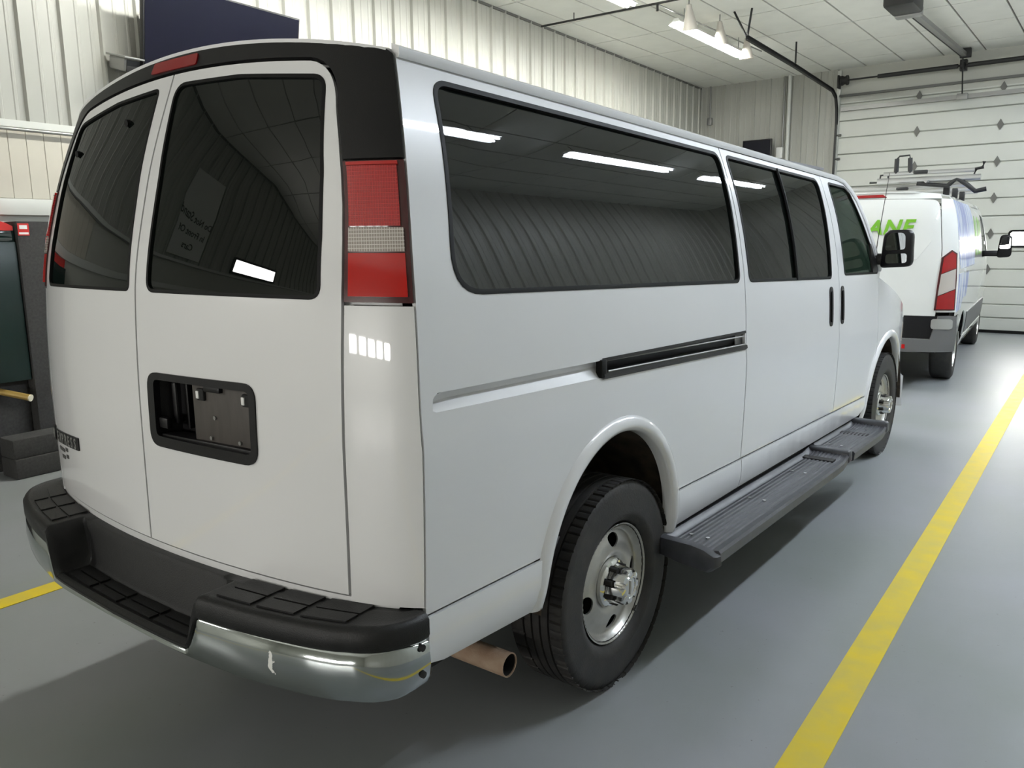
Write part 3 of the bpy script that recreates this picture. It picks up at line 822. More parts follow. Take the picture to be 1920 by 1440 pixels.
# plate pocket
bez_o = rpoly([(.056, .996, .048), (.534, .996, .048), (.534, 1.220, .048), (.056, 1.216, .048)])
bez_i = rpoly([(.090, 1.028, .02), (.512, 1.026, .02), (.512, 1.198, .02), (.090, 1.196, .02)])
bz_ = panel('plate_bezel', SB, bez_o, M['black_trim'], dr, [bez_i], res=.05, thick=.02, off=.005)
def bpt(x, z, d): p = SB(x, z); return Vector((p[0], p[1] + d, p[2]))
bm = bmesh.new()
D_ = .055; n0 = (.075, 1.015, .525, 1.205)
q = [(n0[0], n0[1]), (n0[2], n0[1]), (n0[2], n0[3]), (n0[0], n0[3])]
fr_ = [bm.verts.new(bpt(x, z, -.001)) for x, z in q]; bk_ = [bm.verts.new(bpt(x * .9 + .03, z * .96 + .045, D_ + .02)) for x, z in q]
bm.faces.new(bk_)
for i in range(4): bm.faces.new([fr_[i], fr_[(i + 1) % 4], bk_[(i + 1) % 4], bk_[i]])
from_bm('plate_pocket', bm, M['black_trim'], dr)
def slab(name, x0, x1, z0, z1, d, th, m, parent, bev=.003):
    xm = (x0 + x1) / 2; A = bpt(x0, z0, d); B = bpt(x1, z0, d); ang = math.atan2(B.y - A.y, B.x - A.x)
    mt = Matrix.Translation((A + B) / 2) @ Matrix.Rotation(ang, 4, 'Z')
    return box(name, (-(x1 - x0) / 2, 0, 0), ((x1 - x0) / 2, th, z1 - z0), m, parent, bev, mt)
slab('plate_backing', .245, .508, 1.030, 1.195, .022, .008, M['bracket_brown'], dr)
slab('plate_ledge', .10, .51, 1.022, 1.034, .006, .05, M['black_trim'], dr)
slab('pocket_rib', .118, .140, 1.06, 1.185, .035, .012, M['black_trim'], dr, .006)
slab('pocket_rib', .175, .185, 1.05, 1.19, .045, .02, M['black_trim'], dr, .002)
slab('release_handle', .092, .135, 1.050, 1.082, .004, .02, M['black_trim'], dr, .005)
for cx_ in (.290, .480):
    c_ = slab('plate_clip_seat', cx_ - .016, cx_ + .016, 1.150, 1.185, .012, .012, M['dark'], dr, .004)
    slab('plate_clip', cx_ - .013, cx_ - .001, 1.156, 1.178, .008, .006, M['white_plastic'], dr, .002)
slab('plate_lamp', .31, .38, 1.178, 1.196, .008, .02, M['black_trim'], dr, .004)
for (sx_, sz_) in ((.34, 1.105), (.32, 1.045), (.44, 1.045)):
    A = bpt(sx_, sz_, .018); tube('screw', [A + Vector((0, .006, 0)), A], .006, M['steelgrey'], dr, 8)

# badges on the left rear door
def on_rear(x, z, off=.004):
    p = Vector(SB(x, z)); e = .01
    du = (Vector(SB(x + e, z)) - Vector(SB(x - e, z))).normalized(); dv = (Vector(SB(x, z + e)) - Vector(SB(x, z - e))).normalized()
    n = du.cross(dv).normalized(); v2 = n.cross(du)
    return Matrix(((du.x, v2.x, n.x, p.x + n.x * off), (du.y, v2.y, n.y, p.y + n.y * off), (du.z, v2.z, n.z, p.z + n.z * off), (0, 0, 0, 1)))
bdg = panel('name_badge', SB, rpoly([(-.815, .868, .004), (-.505, .882, .004), (-.505, .928, .004), (-.815, .914, .004)]), M['black_trim'], dl, res=.06, off=.004, thick=.005)
for i, ch in enumerate('EXPRESS'):
    text_mesh('badge_letter', ch, .052, M['steelgrey'], dl, on_rear(-.785 + i * .039, .874 + i * .0018, .0045), .0012, bold=.001)
tube('badge_roundel', [on_rear(-.840, .893, .0).translation, on_rear(-.840, .893, .007).translation], .030, M['black_trim'], dl, 18)
tube('badge_roundel', [on_rear(-.840, .893, .0065).translation, on_rear(-.840, .893, .009).translation], .018, M['steelgrey'], dl, 18)
for (x0, x1, zz) in ((-.775, -.700, .848), (-.685, -.655, .857), (-.745, -.700, .822), (-.680, -.650, .832)):
    panel('badge_mark', SB, [(x0, zz - .007), (x1, zz - .006), (x1, zz + .007), (x0, zz + .006)], M['dark_ink'], dl, res=.05, off=.002, thick=.002)

# --- roof, drip rails
def SRoof(u, y):
    fr = max(0.0, (y - 2.2) / .85)
    crown = .095 * (1 - .55 * fr * fr)
    z = 2.060 + crown * (1 - u * u) - .012 * fr * fr
    return (u * .822, y, z + SK * y)
rear_line = [(x / .822, RY(x, 2.058 + .095 * (1 - (x / .822)**2)) - .006) for x in np.linspace(-.815, .815, 30)]
roof = panel('roof', SRoof, rear_line + [(.99, 2.95), (.8, 3.04), (.4, 3.10), (0, 3.12), (-.4, 3.10), (-.8, 3.04), (-.99, 2.95)], P_, van, res=.09, thick=.015)
for sx in (1, -1):
    path = [(y, 2.050) for y in np.linspace(-.905, 2.85, 24)] + [(2.98, 2.038), (3.08, 2.005), (3.17, 1.945), (3.27, 1.80), (3.38, 1.63), (3.47, 1.49)]
    rs = []; rs2 = []
    for (y, z) in path:
        p = Vector(SR(y, z)); g = Vector((0, 0, 1)) if z > 2.04 else Vector((0, .6, .8))
        if z > 2.03: p.z += .004
        pr = [(-.012, -.014), (.010, -.016), (.014, -.010), (.014, .008), (.010, .013), (-.012, .020)]
        rs.append([Vector(((p.x + a) * sx, (p + g * b).y, (p + g * b).z)) for a, b in pr])
        if 1.02 < y < 2.9 and z > 2.04: rs2.append([Vector(((p.x + a) * sx, (p + g * b).y, (p + g * b).z)) for a, b in [(-.004, -.024), (.0055, -.024), (.0055, -.014), (-.004, -.014)]])
    for nm, R_, mm in (('drip_rail', rs, P_), ('door_weatherstrip', rs2, M['rubber'])):
        V, F = rings(R_)
        bm = bmesh.new(); bv = [bm.verts.new(v) for v in V]
        for f in F: bm.faces.new([bv[i] for i in f])
        from_bm(nm, bm, mm, van, True, 35)

# --- windscreen, bonnet, nose
def SW(u, w_):
    z = 1.42 + .63 * w_; y = 3.50 - .40 * w_ - .03 * w_ * w_ + .13 * (1 - u * u)
    return (u * (VX(z) - .008), y, z + SK * y)
panel('windscreen', SW, [(-1, 0), (1, 0), (1, 1), (-1, 1)], M['glass_clear'], van, res=.12, thick=.005, flip=True)
def SH(u, w_):
    y = 3.46 + 1.08 * w_ + .12 * (1 - u * u); z = 1.435 - .20 * w_ - .06 * w_ * w_ + .035 * (1 - u * u)
    return (u * (VX(min(z, 1.4)) * taper(y) - .005), y, z + SK * y)
panel('bonnet', SH, [(-1, 0), (1, 0), (1, 1), (-1, 1)], P_, van, res=.1, thick=.02)
def SF(u, z):
    y = 4.60 + .13 * (1 - u * u) - .06 * max(0, (z - .8) / .4)**2
    return (u * (.90 - .0 * z), y, z + SK * y)
fas = panel('front_fascia', SF, [(-1, .62), (1, .62), (1, 1.18), (-1, 1.18)], P_, van, [[(-.55, .82), (.55, .82), (.55, 1.12), (-.55, 1.12)]], res=.09, flip=True)
panel('grille', SF, [(-.56, .81), (.56, .81), (.56, 1.13), (-.56, 1.13)], M['black_trim'], fas, res=.1, flip=True, off=-.02)
for zz in (.90, .97, 1.04): panel('grille_bar', SF, [(-.55, zz - .012), (.55, zz - .012), (.55, zz + .012), (-.55, zz + .012)], M['chrome'], fas, res=.1, flip=True, off=.003)
for sx in (-1, 1): panel('headlight', SF, [(sx * .60, .86), (sx * .97, .86), (sx * .97, 1.12), (sx * .60, 1.12)][::sx], M['clear_lens'], fas, res=.08, flip=True, off=.008)
def SFB(u, z):
    y = 4.72 + .10 * (1 - u * u) - .35 * abs(u)**8
    return (u * .995, y, z + SK * y)
panel('front_bumper', SFB, [(-1, .42), (1, .42), (1, .66), (-1, .66)], P_, van, res=.05, flip=True, thick=.05)
panel('side_marker', SR, [(4.42, .93), (4.58, .93), (4.58, 1.06), (4.42, 1.08)], M['red2'] if False else M['clear_lens'], van, res=.06, off=.004)

# --- underbody, exhaust, interior
bm = bmesh.new()
add_box(bm, (-.88, -1.0, .44), (.88, 4.5, .52)); add_box(bm, (-.5, -.9, .36), (-.38, 4.5, .46)); add_box(bm, (.38, -.9, .36), (.5, 4.5, .46))
from_bm('underbody', bm, M['under'], van)
tube('axle', [(-.8, 0, .375), (.8, 0, .375)], .06, M['under'], van); tube('axle', [(-.8, 3.937, .375), (.8, 3.937, .375)], .05, M['under'], van)
EX = [(.22, -.80, .42), (.32, -.66, .40), (.44, -.565, .325), (.56, -.53, .275), (.66, -.525, .268), (.86, -.519, .267)]
V, F = tube_geo(EX, .040, 20)
ex = mesh('exhaust_pipe', V, F[:-2], M['rust'], van, True)
V, F = tube_geo([(.60, -.527, .270), (.66, -.525, .268), (.861, -.519, .267)], .0365, 20)
mesh('exhaust_bore', V, [f[::-1] for f in F[:-2]] + [tuple(range(20))], M['dark'], van, True)
rs = []
e0 = Vector(EX[-1]); ed = (e0 - Vector(EX[-2])).normalized(); a = ed.cross(Vector((0, 0, 1))).normalized(); b = a.cross(ed)
for (rr, tt) in ((.0362, -.004), (.0362, .001), (.0402, .001), (.0402, -.004)):
    rs.append([e0 + ed * tt + (a * math.cos(2 * PI * k / 20) + b * math.sin(2 * PI * k / 20)) * rr for k in range(20)])
V, F = rings(rs, cap=False)
bm = bmesh.new(); bv = [bm.verts.new(v) for v in V]
for f in F: bm.faces.new([bv[i] for i in f])
from_bm('exhaust_rim', bm, M['rust'], van)

inn = box('cabin_floor', (-.90, -.98, .60), (.90, 3.55, .64), M['grey_trim'], van)
def seat(name, x0, x1, y, parent, head=True):
    s_ = box(name, (x0, y, .70), (x1, y + .48, 1.0), M['seat'], parent, .04)
    box('seat_back', (x0, y - .10, .95), (x1, y + .06, 1.50), M['seat'], s_, .05)
    n = max(1, round((x1 - x0) / .5))
    for i in range(n):
        c_ = x0 + (x1 - x0) * (i + .5) / n
        box('head_rest', (c_ - .13, y - .10, 1.53), (c_ + .13, y + .02, 1.72), M['seat'], s_, .04)
for y in (-.55, .35, 1.25): seat('bench_seat', -.80, .62, y, van)
seat('front_seat', .28, .80, 2.45, van); seat('front_seat', -.80, -.28, 2.45, van)
box('dashboard', (-.88, 3.25, 1.0), (.88, 3.62, 1.36), M['grey_trim'], van, .06)
box('headliner', (-.74, -.85, 2.03), (.74, 2.9, 2.045), M['grey_trim'], van)

# --- door handles
for (S, yy) in ((SR, 2.338), (SR, 2.562), (SL, 2.60)):
    fl_ = S is SL
    o = panel('door_handle', S, rpoly([(yy - .034, 1.176, .034), (yy + .034, 1.176, .034), (yy + .034, 1.402, .034), (yy - .034, 1.402, .034)]), M['black_trim'], van, res=.03, off=.003, thick=.012, flip=fl_)
    panel('handle_grip', S, rpoly([(yy - .014, 1.20, .014), (yy + .014, 1.20, .014), (yy + .014, 1.375, .014), (yy - .014, 1.375, .014)]), M['rubber'], o, res=.03, off=.009, thick=.010, flip=fl_)

# --- mirrors
def mirror_unit(sx, parent, yc=3.42, xc=1.085, zc=1.535):
    rs = []
    for (dy, sc) in ((-.045, .93), (-.035, 1.0), (.02, 1.0), (.065, .86), (.095, .55)):
        loop = rpoly([(-.090, -.125, .025), (.105, -.115, .045), (.100, .125, .05), (-.075, .125, .06)], 5)
        rs.append([Vector((sx * (xc + x_ * sc), yc + dy, zc + z_ * sc)) for x_, z_ in loop])
    V, F = rings(rs)
    bm = bmesh.new(); bv = [bm.verts.new(v) for v in V]
    for f in F: bm.faces.new([bv[i] for i in f])
    h = from_bm('door_mirror', bm, M['black_trim'], parent, True, 50)
    S = lambda u, v: (sx * (xc + u), yc - .047, zc + v)
    panel('mirror_glass', S, rpoly([(-.062, -.012, .02), (.062, -.002, .02), (.058, .105, .035), (-.050, .105, .045)]), M['mirror'], h, res=.08, off=.003, thick=.004, flip=(sx < 0))
    panel('spotter_glass', S, rpoly([(-.055, -.095, .02), (.075, -.090, .02), (.075, -.028, .02), (-.055, -.034, .02)]), M['mirror'], h, res=.08, off=.003, thick=.004, flip=(sx < 0))
    bm = bmesh.new(); add_box(bm, (min(sx * .93, sx * 1.02), yc - .03, zc - .105), (max(sx * .93, sx * 1.02), yc + .05, zc - .03), .015)
    from_bm('mirror_arm', bm, M['black_trim'], h, True, 40)
mirror_unit(1, van); mirror_unit(-1, van)
tube('antenna', [(.83, 3.86, 1.22), (.86, 3.87, 1.6), (.905, 3.88, 2.06)], [.006, .003, .002], M['ironblack'], van, 6)

# --- wheels
def tyre_mesh():
    prof = [(.214, .745), (.25, .728), (.30, .722), (.345, .732), (.368, .747), (.381, .760)]
    x = .766
    for g in range(5):
        w_ = (.046, .026, .026, .026, .046)[g]
        prof += [(.385, x), (.3855, x + w_ / 2), (.385, x + w_)]
        x += w_
        if g < 4: prof += [(.3765, x + .0015), (.3765, x + .0065)]; x += .008
    n_sh = len(prof)
    prof += [(.381, .952), (.368, .960), (.352, .966), (.345, .9655), (.30, .971), (.27, .968), (.262, .9695), (.238, .958), (.228, .944), (.216, .925)]
    sh = set(range(n_sh - 3, n_sh + 2)); mid = set(range(6, 12))
    def mod(i, k):
        if k in sh and i % 11 == 0: return -.006 if k < n_sh else -.003
        if k in sh and i % 11 == 6 and k < n_sh: return -.003
        if k in mid and i % 11 == 4: return -.006
        return 0
    V, F = lathe_x(prof, 440, 1, (0, 0, 0), mod)
    me = bpy.data.meshes.new('tyre'); me.from_pydata(V, [], F); me.update()
    me.polygons.foreach_set('use_smooth', [True] * len(me.polygons)); me.set_sharp_from_angle(angle=math.radians(38))
    me.materials.append(M['tyre']); return me
TM = tyre_mesh()
DEP = pchip([(0, .916), (.082, .916), (.100, .928), (.120, .934), (.150, .931), (.176, .922), (.194, .918), (.205, .927), (.213, .941), (.219, .950), (.2225, .949)])
def SRim(u, v): return (DEP(math.hypot(u, v)), u, v)
def make_wheel(parent, y, sx):
    t = bpy.data.objects.new('wheel', TM); C.objects.link(t); t.parent = parent
    t.location = (0, y, .3825); t.rotation_euler = (0, 0, 0 if sx > 0 else PI)
    if 'rim' not in CACHE:
        circ = [(.2222 * math.cos(2 * PI * i / 72), .2222 * math.sin(2 * PI * i / 72)) for i in range(72)]
        holes = []
        for ad in (84, 4, -86, -168):
            a = math.radians(ad); ca, sa = math.cos(a), math.sin(a)
            L = []
            for k in range(18):
                b = 2 * PI * k / 18; rr = .158 + .026 * math.cos(b); tt = .034 * math.sin(b) * (1.0 + .25 * math.cos(b))
                L.append((rr * ca - tt * sa, rr * sa + tt * ca))
            holes.append(L)
        polar = [(q * math.cos(2 * PI * (i + .5 * (k % 2)) / 72), q * math.sin(2 * PI * (i + .5 * (k % 2)) / 72)) for k, q in enumerate((.085, .092, .100, .110, .120, .130, .140, .150, .160, .170, .178, .186, .192, .197, .201, .205, .209, .213, .217)) for i in range(72)]
        r_ = panel('rim', SRim, circ, M['steel'], t, holes, res=.02, thick=.006, grid=polar)
        V, F = lathe_x([(.214, .945), (.205, .90), (.198, .86), (.198, .78), (.10, .80), (.0, .80)], 48)
        d_ = mesh('brake_drum', V, F, M['under'], t, True)
        prof = [(.092, .925), (.090, .938), (.083, .945), (.074, .948), (.071, .958), (.067, 1.000), (.060, 1.010), (.050, 1.013), (.038, 1.014), (.036, 1.010), (.0, 1.011)]
        def md(i, k):
            if 3 <= k <= 7 and (i % 12) in (4, 5, 6, 7, 8): return -.016 if k < 7 else -.008
            return 0
        V, F = lathe_x(prof, 96, 1, (0, 0, 0), md)
        h_ = mesh('hub_cap', V, F, M['chrome_cap'], t, True, 35)
        lugs = []
        for k in range(8):
            a = 2 * PI * (k * 12 + 6) / 96
            lugs.append(mesh('lug_nut', *tube_geo([(.940, .066 * math.cos(a), .066 * math.sin(a)), (.972, .066 * math.cos(a), .066 * math.sin(a))], .011, 8), M['under'], t))
        e_ = panel('cap_emblem', lambda u, v: (1.0115, u, v), rpoly([(-.006, -.026, .002), (.004, -.026, .002), (.006, .026, .002), (-.004, .026, .002)]), M['steel'], t, res=.03, off=.003, thick=.004)
        w_ = mesh('balance_weight', *tube_geo([(.9525, .215 * math.cos(-.75), .215 * math.sin(-.75)), (.9525, .215 * math.cos(-.85), .215 * math.sin(-.85))], .006, 6), M['ironblack'], t)
        CACHE['rim'] = [r_, d_, h_, e_, w_] + lugs
    else:
        for s_ in CACHE['rim']:
            c_ = s_.copy(); C.objects.link(c_); c_.parent = t
    return t
CACHE = {}
for (y, sx) in ((0, 1), (3.937, 1), (0, -1), (3.937, -1)): make_wheel(van, y, sx)

# --- rear bumper
BP = pchip([(0, -1.352), (.30, -1.345), (.55, -1.316), (.75, -1.272), (.88, -1.228), (.955, -1.172)])
def bplan(s):
    """plan position for s in [-1, 1] along the bumper"""
    a = abs(s)
    if a < .86:
        x = a / .86 * .90; return (math.copysign(x, s), BP(x))
    t = (a - .86) / .14; p0 = Vector((.90, BP(.90))); c = Vector((1.012, BP(.90) + .045)); p1 = Vector((1.012, -1.045))
    q = p0 * (1 - t)**2 + c * 2 * t * (1 - t) + p1 * t * t
    return (math.copysign(q.x, s), q.y)
def sm(a, b, x): t = max(0, min(1, (x - a) / (b - a))); return t * t * (3 - 2 * t)
def bn(s):
    e = 1e-3; a = Vector(bplan(s + e)) - Vector(bplan(s - e)); n = Vector((a.y, -a.x)).normalized(); return n
ZT_, ZS_ = .700, .552
rs = []
ss = sorted(set(list(np.linspace(-1, 1, 141)) + [sg * v for sg in (-1, 1) for v in np.linspace(.36, .46, 15)]))
for s in ss:
    x, y = bplan(s); n = bn(s); ax = abs(x)
    zt = ZS_ + (.652 - ZS_) * sm(.392, .452, ax) - .012
    end = sm(.94, 1.0, abs(s))
    zt2 = zt - end * .012
    zl = .500 + .014 * (1 - min(1, ax / .6)) + .012 * end
    ring = [(-.030, zl + .012), (-.006, zl), (.004, zl + .02), (.010, zl + (zt2 - zl) * .5), (.006, zt2 - .008), (-.004, zt2), (-.03, zt2)]
    rs.append([Vector((x + n.x * o_, y + n.y * o_, z_)) for o_, z_ in ring])
V, F = rings(rs, closed_u=True, cap=True)
bm = bmesh.new(); bv = [bm.verts.new(v) for v in V]
for f in F: bm.faces.new([bv[i] for i in f])
bum = from_bm('rear_bumper', bm, M['chrome_bumper'], van, True, 75)
# black step pad as one moulded skin
rs = []
for s in ss:
    x, y = bplan(s); n = bn(s); ax = abs(x)
    k = sm(.385, .455, ax); ztop = ZS_ + (ZT_ - ZS_) * k
    zlow = ZS_ + (.652 - ZS_) * sm(.392, .452, ax) - .016
    xin = max(-.955, min(.955, x * .985)); yin = RY(xin, .66) + .02
    pt = lambda f, o_, z_: Vector((x + (xin - x) * f + n.x * o_ * (1 - f), (y + n.y * o_) * (1 - f) + yin * f, z_))
    wl_ = .62 if ax < .46 else 1.0
    row = [pt(0, .004, zlow), pt(0, .009, zlow + .01), pt(0, .009, ztop - .014), pt(0.02, .002, ztop - .003), pt(.08, 0, ztop), pt(.12, 0, ztop - .004 * (1 - k) - .001), pt(.35, 0, ztop - .004 * (1 - k) - .001)]
    bw = 1 - k
    row += [pt(.60 - .0 * bw, 0, ztop - .004 * bw), pt(.66, 0, ztop + (ZT_ - ztop) * .06), pt(.70, 0, ztop + (ZT_ - ztop) * .92), pt(.75, 0, ZT_ - .002), pt(1.0, 0, ZT_ - .004)]
    rs.append(row)
V, F = rings(rs, closed_u=False, cap=False)
pad = mesh('step_pad', V, [f[::-1] for f in F], M['pad'], bum, True, 50)
for sg in (-1, 1):
    for (s0, s1) in ((.47, .585), (.605, .715), (.735, .85)):
        for (f0, f1) in ((.16, .46), (.50, .86)):
            V = []
            for dz in (-.006, .0035):
                for (s_, f_) in ((s0, f0), (s1, f0), (s1, f1), (s0, f1)):
                    x, y = bplan(sg * s_); yin = RY(x * .985, .66) + .02
                    V.append((x + (x * .985 - x) * f_, y * (1 - f_) + yin * f_, ZT_ + dz))
            bm = bmesh.new(); bv = [bm.verts.new(v) for v in V]
            for f in [(3, 2, 1, 0), (4, 5, 6, 7), (0, 1, 5, 4), (1, 2, 6, 5), (2, 3, 7, 6), (3, 0, 4, 7)]: bm.faces.new([bv[i] for i in f])
            from_bm('tread_pad', bm, M['pad'], bum)
for (s0, s1) in ((-.34, -.19), (-.17, -.02), (.0, .16), (.18, .34)):
    for (f0, f1) in ((.15, .33), (.37, .56)):
        V = []
        for dz in (-.010, .001):
            for (s_, f_) in ((s0, f0), (s1, f0), (s1, f1), (s0, f1)):
                x, y = bplan(s_); yin = RY(x * .985, .66) + .02
                V.append((x, y * (1 - f_) + yin * f_, ZS_ + dz))
        bm = bmesh.new(); bv = [bm.verts.new(v) for v in V]
        for f in [(3, 2, 1, 0), (4, 5, 6, 7), (0, 1, 5, 4), (1, 2, 6, 5), (2, 3, 7, 6), (3, 0, 4, 7)]: bm.faces.new([bv[i] for i in f])
        from_bm('tread_pad', bm, M['pad'], bum)
for sg in (-1, 1):
    for zz in (.548, .620):
        tube('bumper_bolt', [(sg * 1.005, -1.072, zz), (sg * 1.0235, -1.072, zz)], .009, M['dark'], bum, 10)
    bm = bmesh.new(); add_box(bm, (min(sg * .93, sg * .985), -1.06, .50), (max(sg * .93, sg * .985), -1.00, .66), .01)
    from_bm('bumper_bracket', bm, M['well'], bum, True, 40)

# --- running boards
def running_board(sx, parent):
    segs = [(.34, 2.16, .455), (2.20, 3.02, .475)]
    root = None
    for i, (y0, y1, z0) in enumerate(segs):
        rs = []
        for y in np.linspace(y0, y1, 14):
            e_ = sm(y1 - .10, y1, y); zz = z0 + e_ * .022 + SK * y * .8
            xo = 1.205 - .012 * sm(y1 - .25, y1, y)
            ring = [(.955, zz - .055), (.955, zz + .02), (.975, zz + .022), (.990, zz + .004)]
            for k in range(8):
                xx = 1.0 + k * .0215
                ring += [(xx, zz), (xx + .004, zz + .0045), (xx + .012, zz + .0045), (xx + .016, zz)]
            ring += [(1.178, zz + .002), (xo - .008, zz + .006), (xo, zz - .004), (xo - .004, zz - .045), (xo - .03, zz - .058)]
            rs.append([Vector((sx * a, y, b)) for a, b in ring])
        V, F = rings(rs)
        bm = bmesh.new(); bv = [bm.verts.new(v) for v in V]
        for f in F: bm.faces.new([bv[j] for j in f])
        o = from_bm('running_board', bm, M['board'], parent, True, 30)
        if root is None: root = o
        if i == 0:
            rs = []
            for (dy, g) in ((0, 1.0), (-.02, .96), (-.03, .86)):
                zz = z0 + SK * y0 * .8
                loop = [(.955, zz + .024), (1.10, zz + .020), (1.16, zz + .010), (1.207, zz - .012), (1.210, zz - .05), (1.17, zz - .085), (1.05, zz - .075), (.955, zz - .055)]
                rs.append([Vector((sx * (1.08 + (a - 1.08) * g), y0 + dy, zz - .02 + (b - zz + .02) * g)) for a, b in loop])
            V, F = rings(rs); bm = bmesh.new(); bv = [bm.verts.new(v) for v in V]
            for f in F: bm.faces.new([bv[j] for j in f])
            from_bm('end_cap', bm, M['board'], o, True, 45)
        zz = z0 + SK * (y1 - .03) * .8
        bm = bmesh.new(); add_box(bm, (min(sx * .96, sx * 1.2), y1 - .045, zz - .03), (max(sx * .96, sx * 1.2), y1 + .02, zz + .042), .016)
        from_bm('toe_lip', bm, M['board'], o, True, 45)
        for f_ in ((.06, .40, .72, .93) if i == 0 else (.12, .80)):
            for xx in (1.035, 1.105):
                y = y0 + (y1 - y0) * f_; zr = z0 + SK * y * .8 + .004
                tube('rivet', [(sx * xx, y, zr), (sx * xx, y, zr + .003)], .0085, M['rivet'], o, 8)
    for y in (.6, 1.3, 2.0, 2.7):
        bm = bmesh.new(); add_box(bm, (min(sx * .6, sx * 1.15), y - .03, .40), (max(sx * .6, sx * 1.15), y + .03, .42))
        from_bm('board_bracket', bm, M['under'], root)
    rs = []
    for y in np.linspace(.36, 3.0, 5): rs.append([Vector((sx * a, y, b + SK * y * .8)) for a, b in ((.90, .40), (.90, .50), (.957, .50), (.957, .40))])
    V, F = rings(rs); bm = bmesh.new(); bv = [bm.verts.new(v) for v in V]
    for f in F: bm.faces.new([bv[j] for j in f])
    from_bm('board_backing', bm, M['under'], root)
running_board(1, van); running_board(-1, van)

# ================================================================== THE CARGO VAN AHEAD
cargo = empty('cargo_van', (-.13, 7.80, 0), math.radians(3.8), 'white cargo van with green lettering on its rear doors, parked before the garage door', 'van')
TXp = pchip([(.30, .93), (.45, .985), (.8, 1.012), (1.1, 1.015), (1.4, 1.0), (1.7, .965), (1.9, .925), (2.0, .885), (2.06, .82)])
TYC = pchip([(.3, -1.06), (.8, -1.06), (1.2, -1.045), (1.6, -1.01), (1.9, -.965), (2.08, -.90)])
def TRY(x, z):
    t = min(1.03, abs(x) / TXp(z)); return TYC(z) + .030 * t * t + .115 * t**12
def CB(x, z): return (x, TRY(x, z), z)
def ctap(y): return 1 - .12 * max(0, (y - 3.2) / 1.2)**2
def CR(y, z): return (TXp(z) * ctap(y), y, z)
def CL(y, z): return (-TXp(z) * ctap(y), y, z)
P2 = M['paint2']; WBT = 3.60
def cye(z): return TYC(z) + .145
ca1 = (0, .43, .43); ca2 = (WBT, .43, .43)
def carch(A, zmin): th = math.asin((zmin - .36) / A[2]); return arch(A[0], A[1], A[2], 1.0, th, PI - th, cz=.36)
zl = .46
c_out = [(cye(z) + .004, z) for z in np.linspace(2.03, .80, 14)] + [(-.60, .80), (-.52, zl)] + carch(ca1, zl) + carch(ca2, zl) + [(4.35, zl), (4.45, .9), (4.25, 1.15), (3.65, 1.30), (3.30, 1.50), (2.75, 1.98), (2.5, 2.03)]
WT = [(2.35, 1.33, .04), (3.38, 1.33, .05), (2.72, 1.88, .06), (2.35, 1.90, .05)]
for S, f_ in ((CR, False), (CL, True)):
    sp = panel('side_panel', S, c_out, P2, cargo, [win_loop(WT, 0)], res=.09, flip=f_)
    panel('door_glass', S, win_loop(WT, .01), M['glass'], sp, res=.12, thick=.004, off=-.006, flip=f_)
    panel('lower_cladding', S, [(.47, .50), (3.13, .50), (3.13, .74), (.47, .74)], M['grey_clad'], cargo, res=.1, off=.010, flip=f_)
    panel('sill_step', S, [(.46, .335), (3.15, .335), (3.15, .46), (.46, .46)], P2, cargo, res=.1, off=.004, flip=f_)
    panel('wheel_liner', S, [(p[0], p[1]) for p in arch(0, .45, .45, 1, -.05, PI + .05, cz=.36)], M['under'], cargo, res=.1, off=-.12, flip=f_)
    panel('wheel_liner', S, [(p[0], p[1]) for p in arch(WBT, .45, .45, 1, -.05, PI + .05, cz=.36)], M['under'], cargo, res=.1, off=-.12, flip=f_)
panel('printed_wrap', CR, [(cye(1.98) + .01, 1.985), (cye(1.46) + .01, 1.47), (-.74, 1.28), (1.05, 1.28), (1.15, 1.6), (1.0, 1.985)], M['wrap'], cargo, res=.1, off=.003, thick=.003)
panel('printed_wrap', CR, [(cye(1.2) + .01, 1.23), (cye(.9) + .01, .84), (-.46, .84), (-.30, .95), (.10, .95), (.35, 1.23)], M['wrap'], cargo, res=.1, off=.003, thick=.003)
for (y0, y1) in ((1.30, 1.55), (1.75, 2.2)):
    panel('printed_stripe', CR, [(y0, 1.38), (y1, 1.38), (y1, 1.80), (y0, 1.86)], M['green_ink'], cargo, res=.1, off=.003, thick=.003)
panel('side_rail_trim', CR, [(-.30, 1.235), (2.2, 1.235), (2.2, 1.275), (-.30, 1.275)], P2, cargo, res=.12, off=.02, thick=.02)
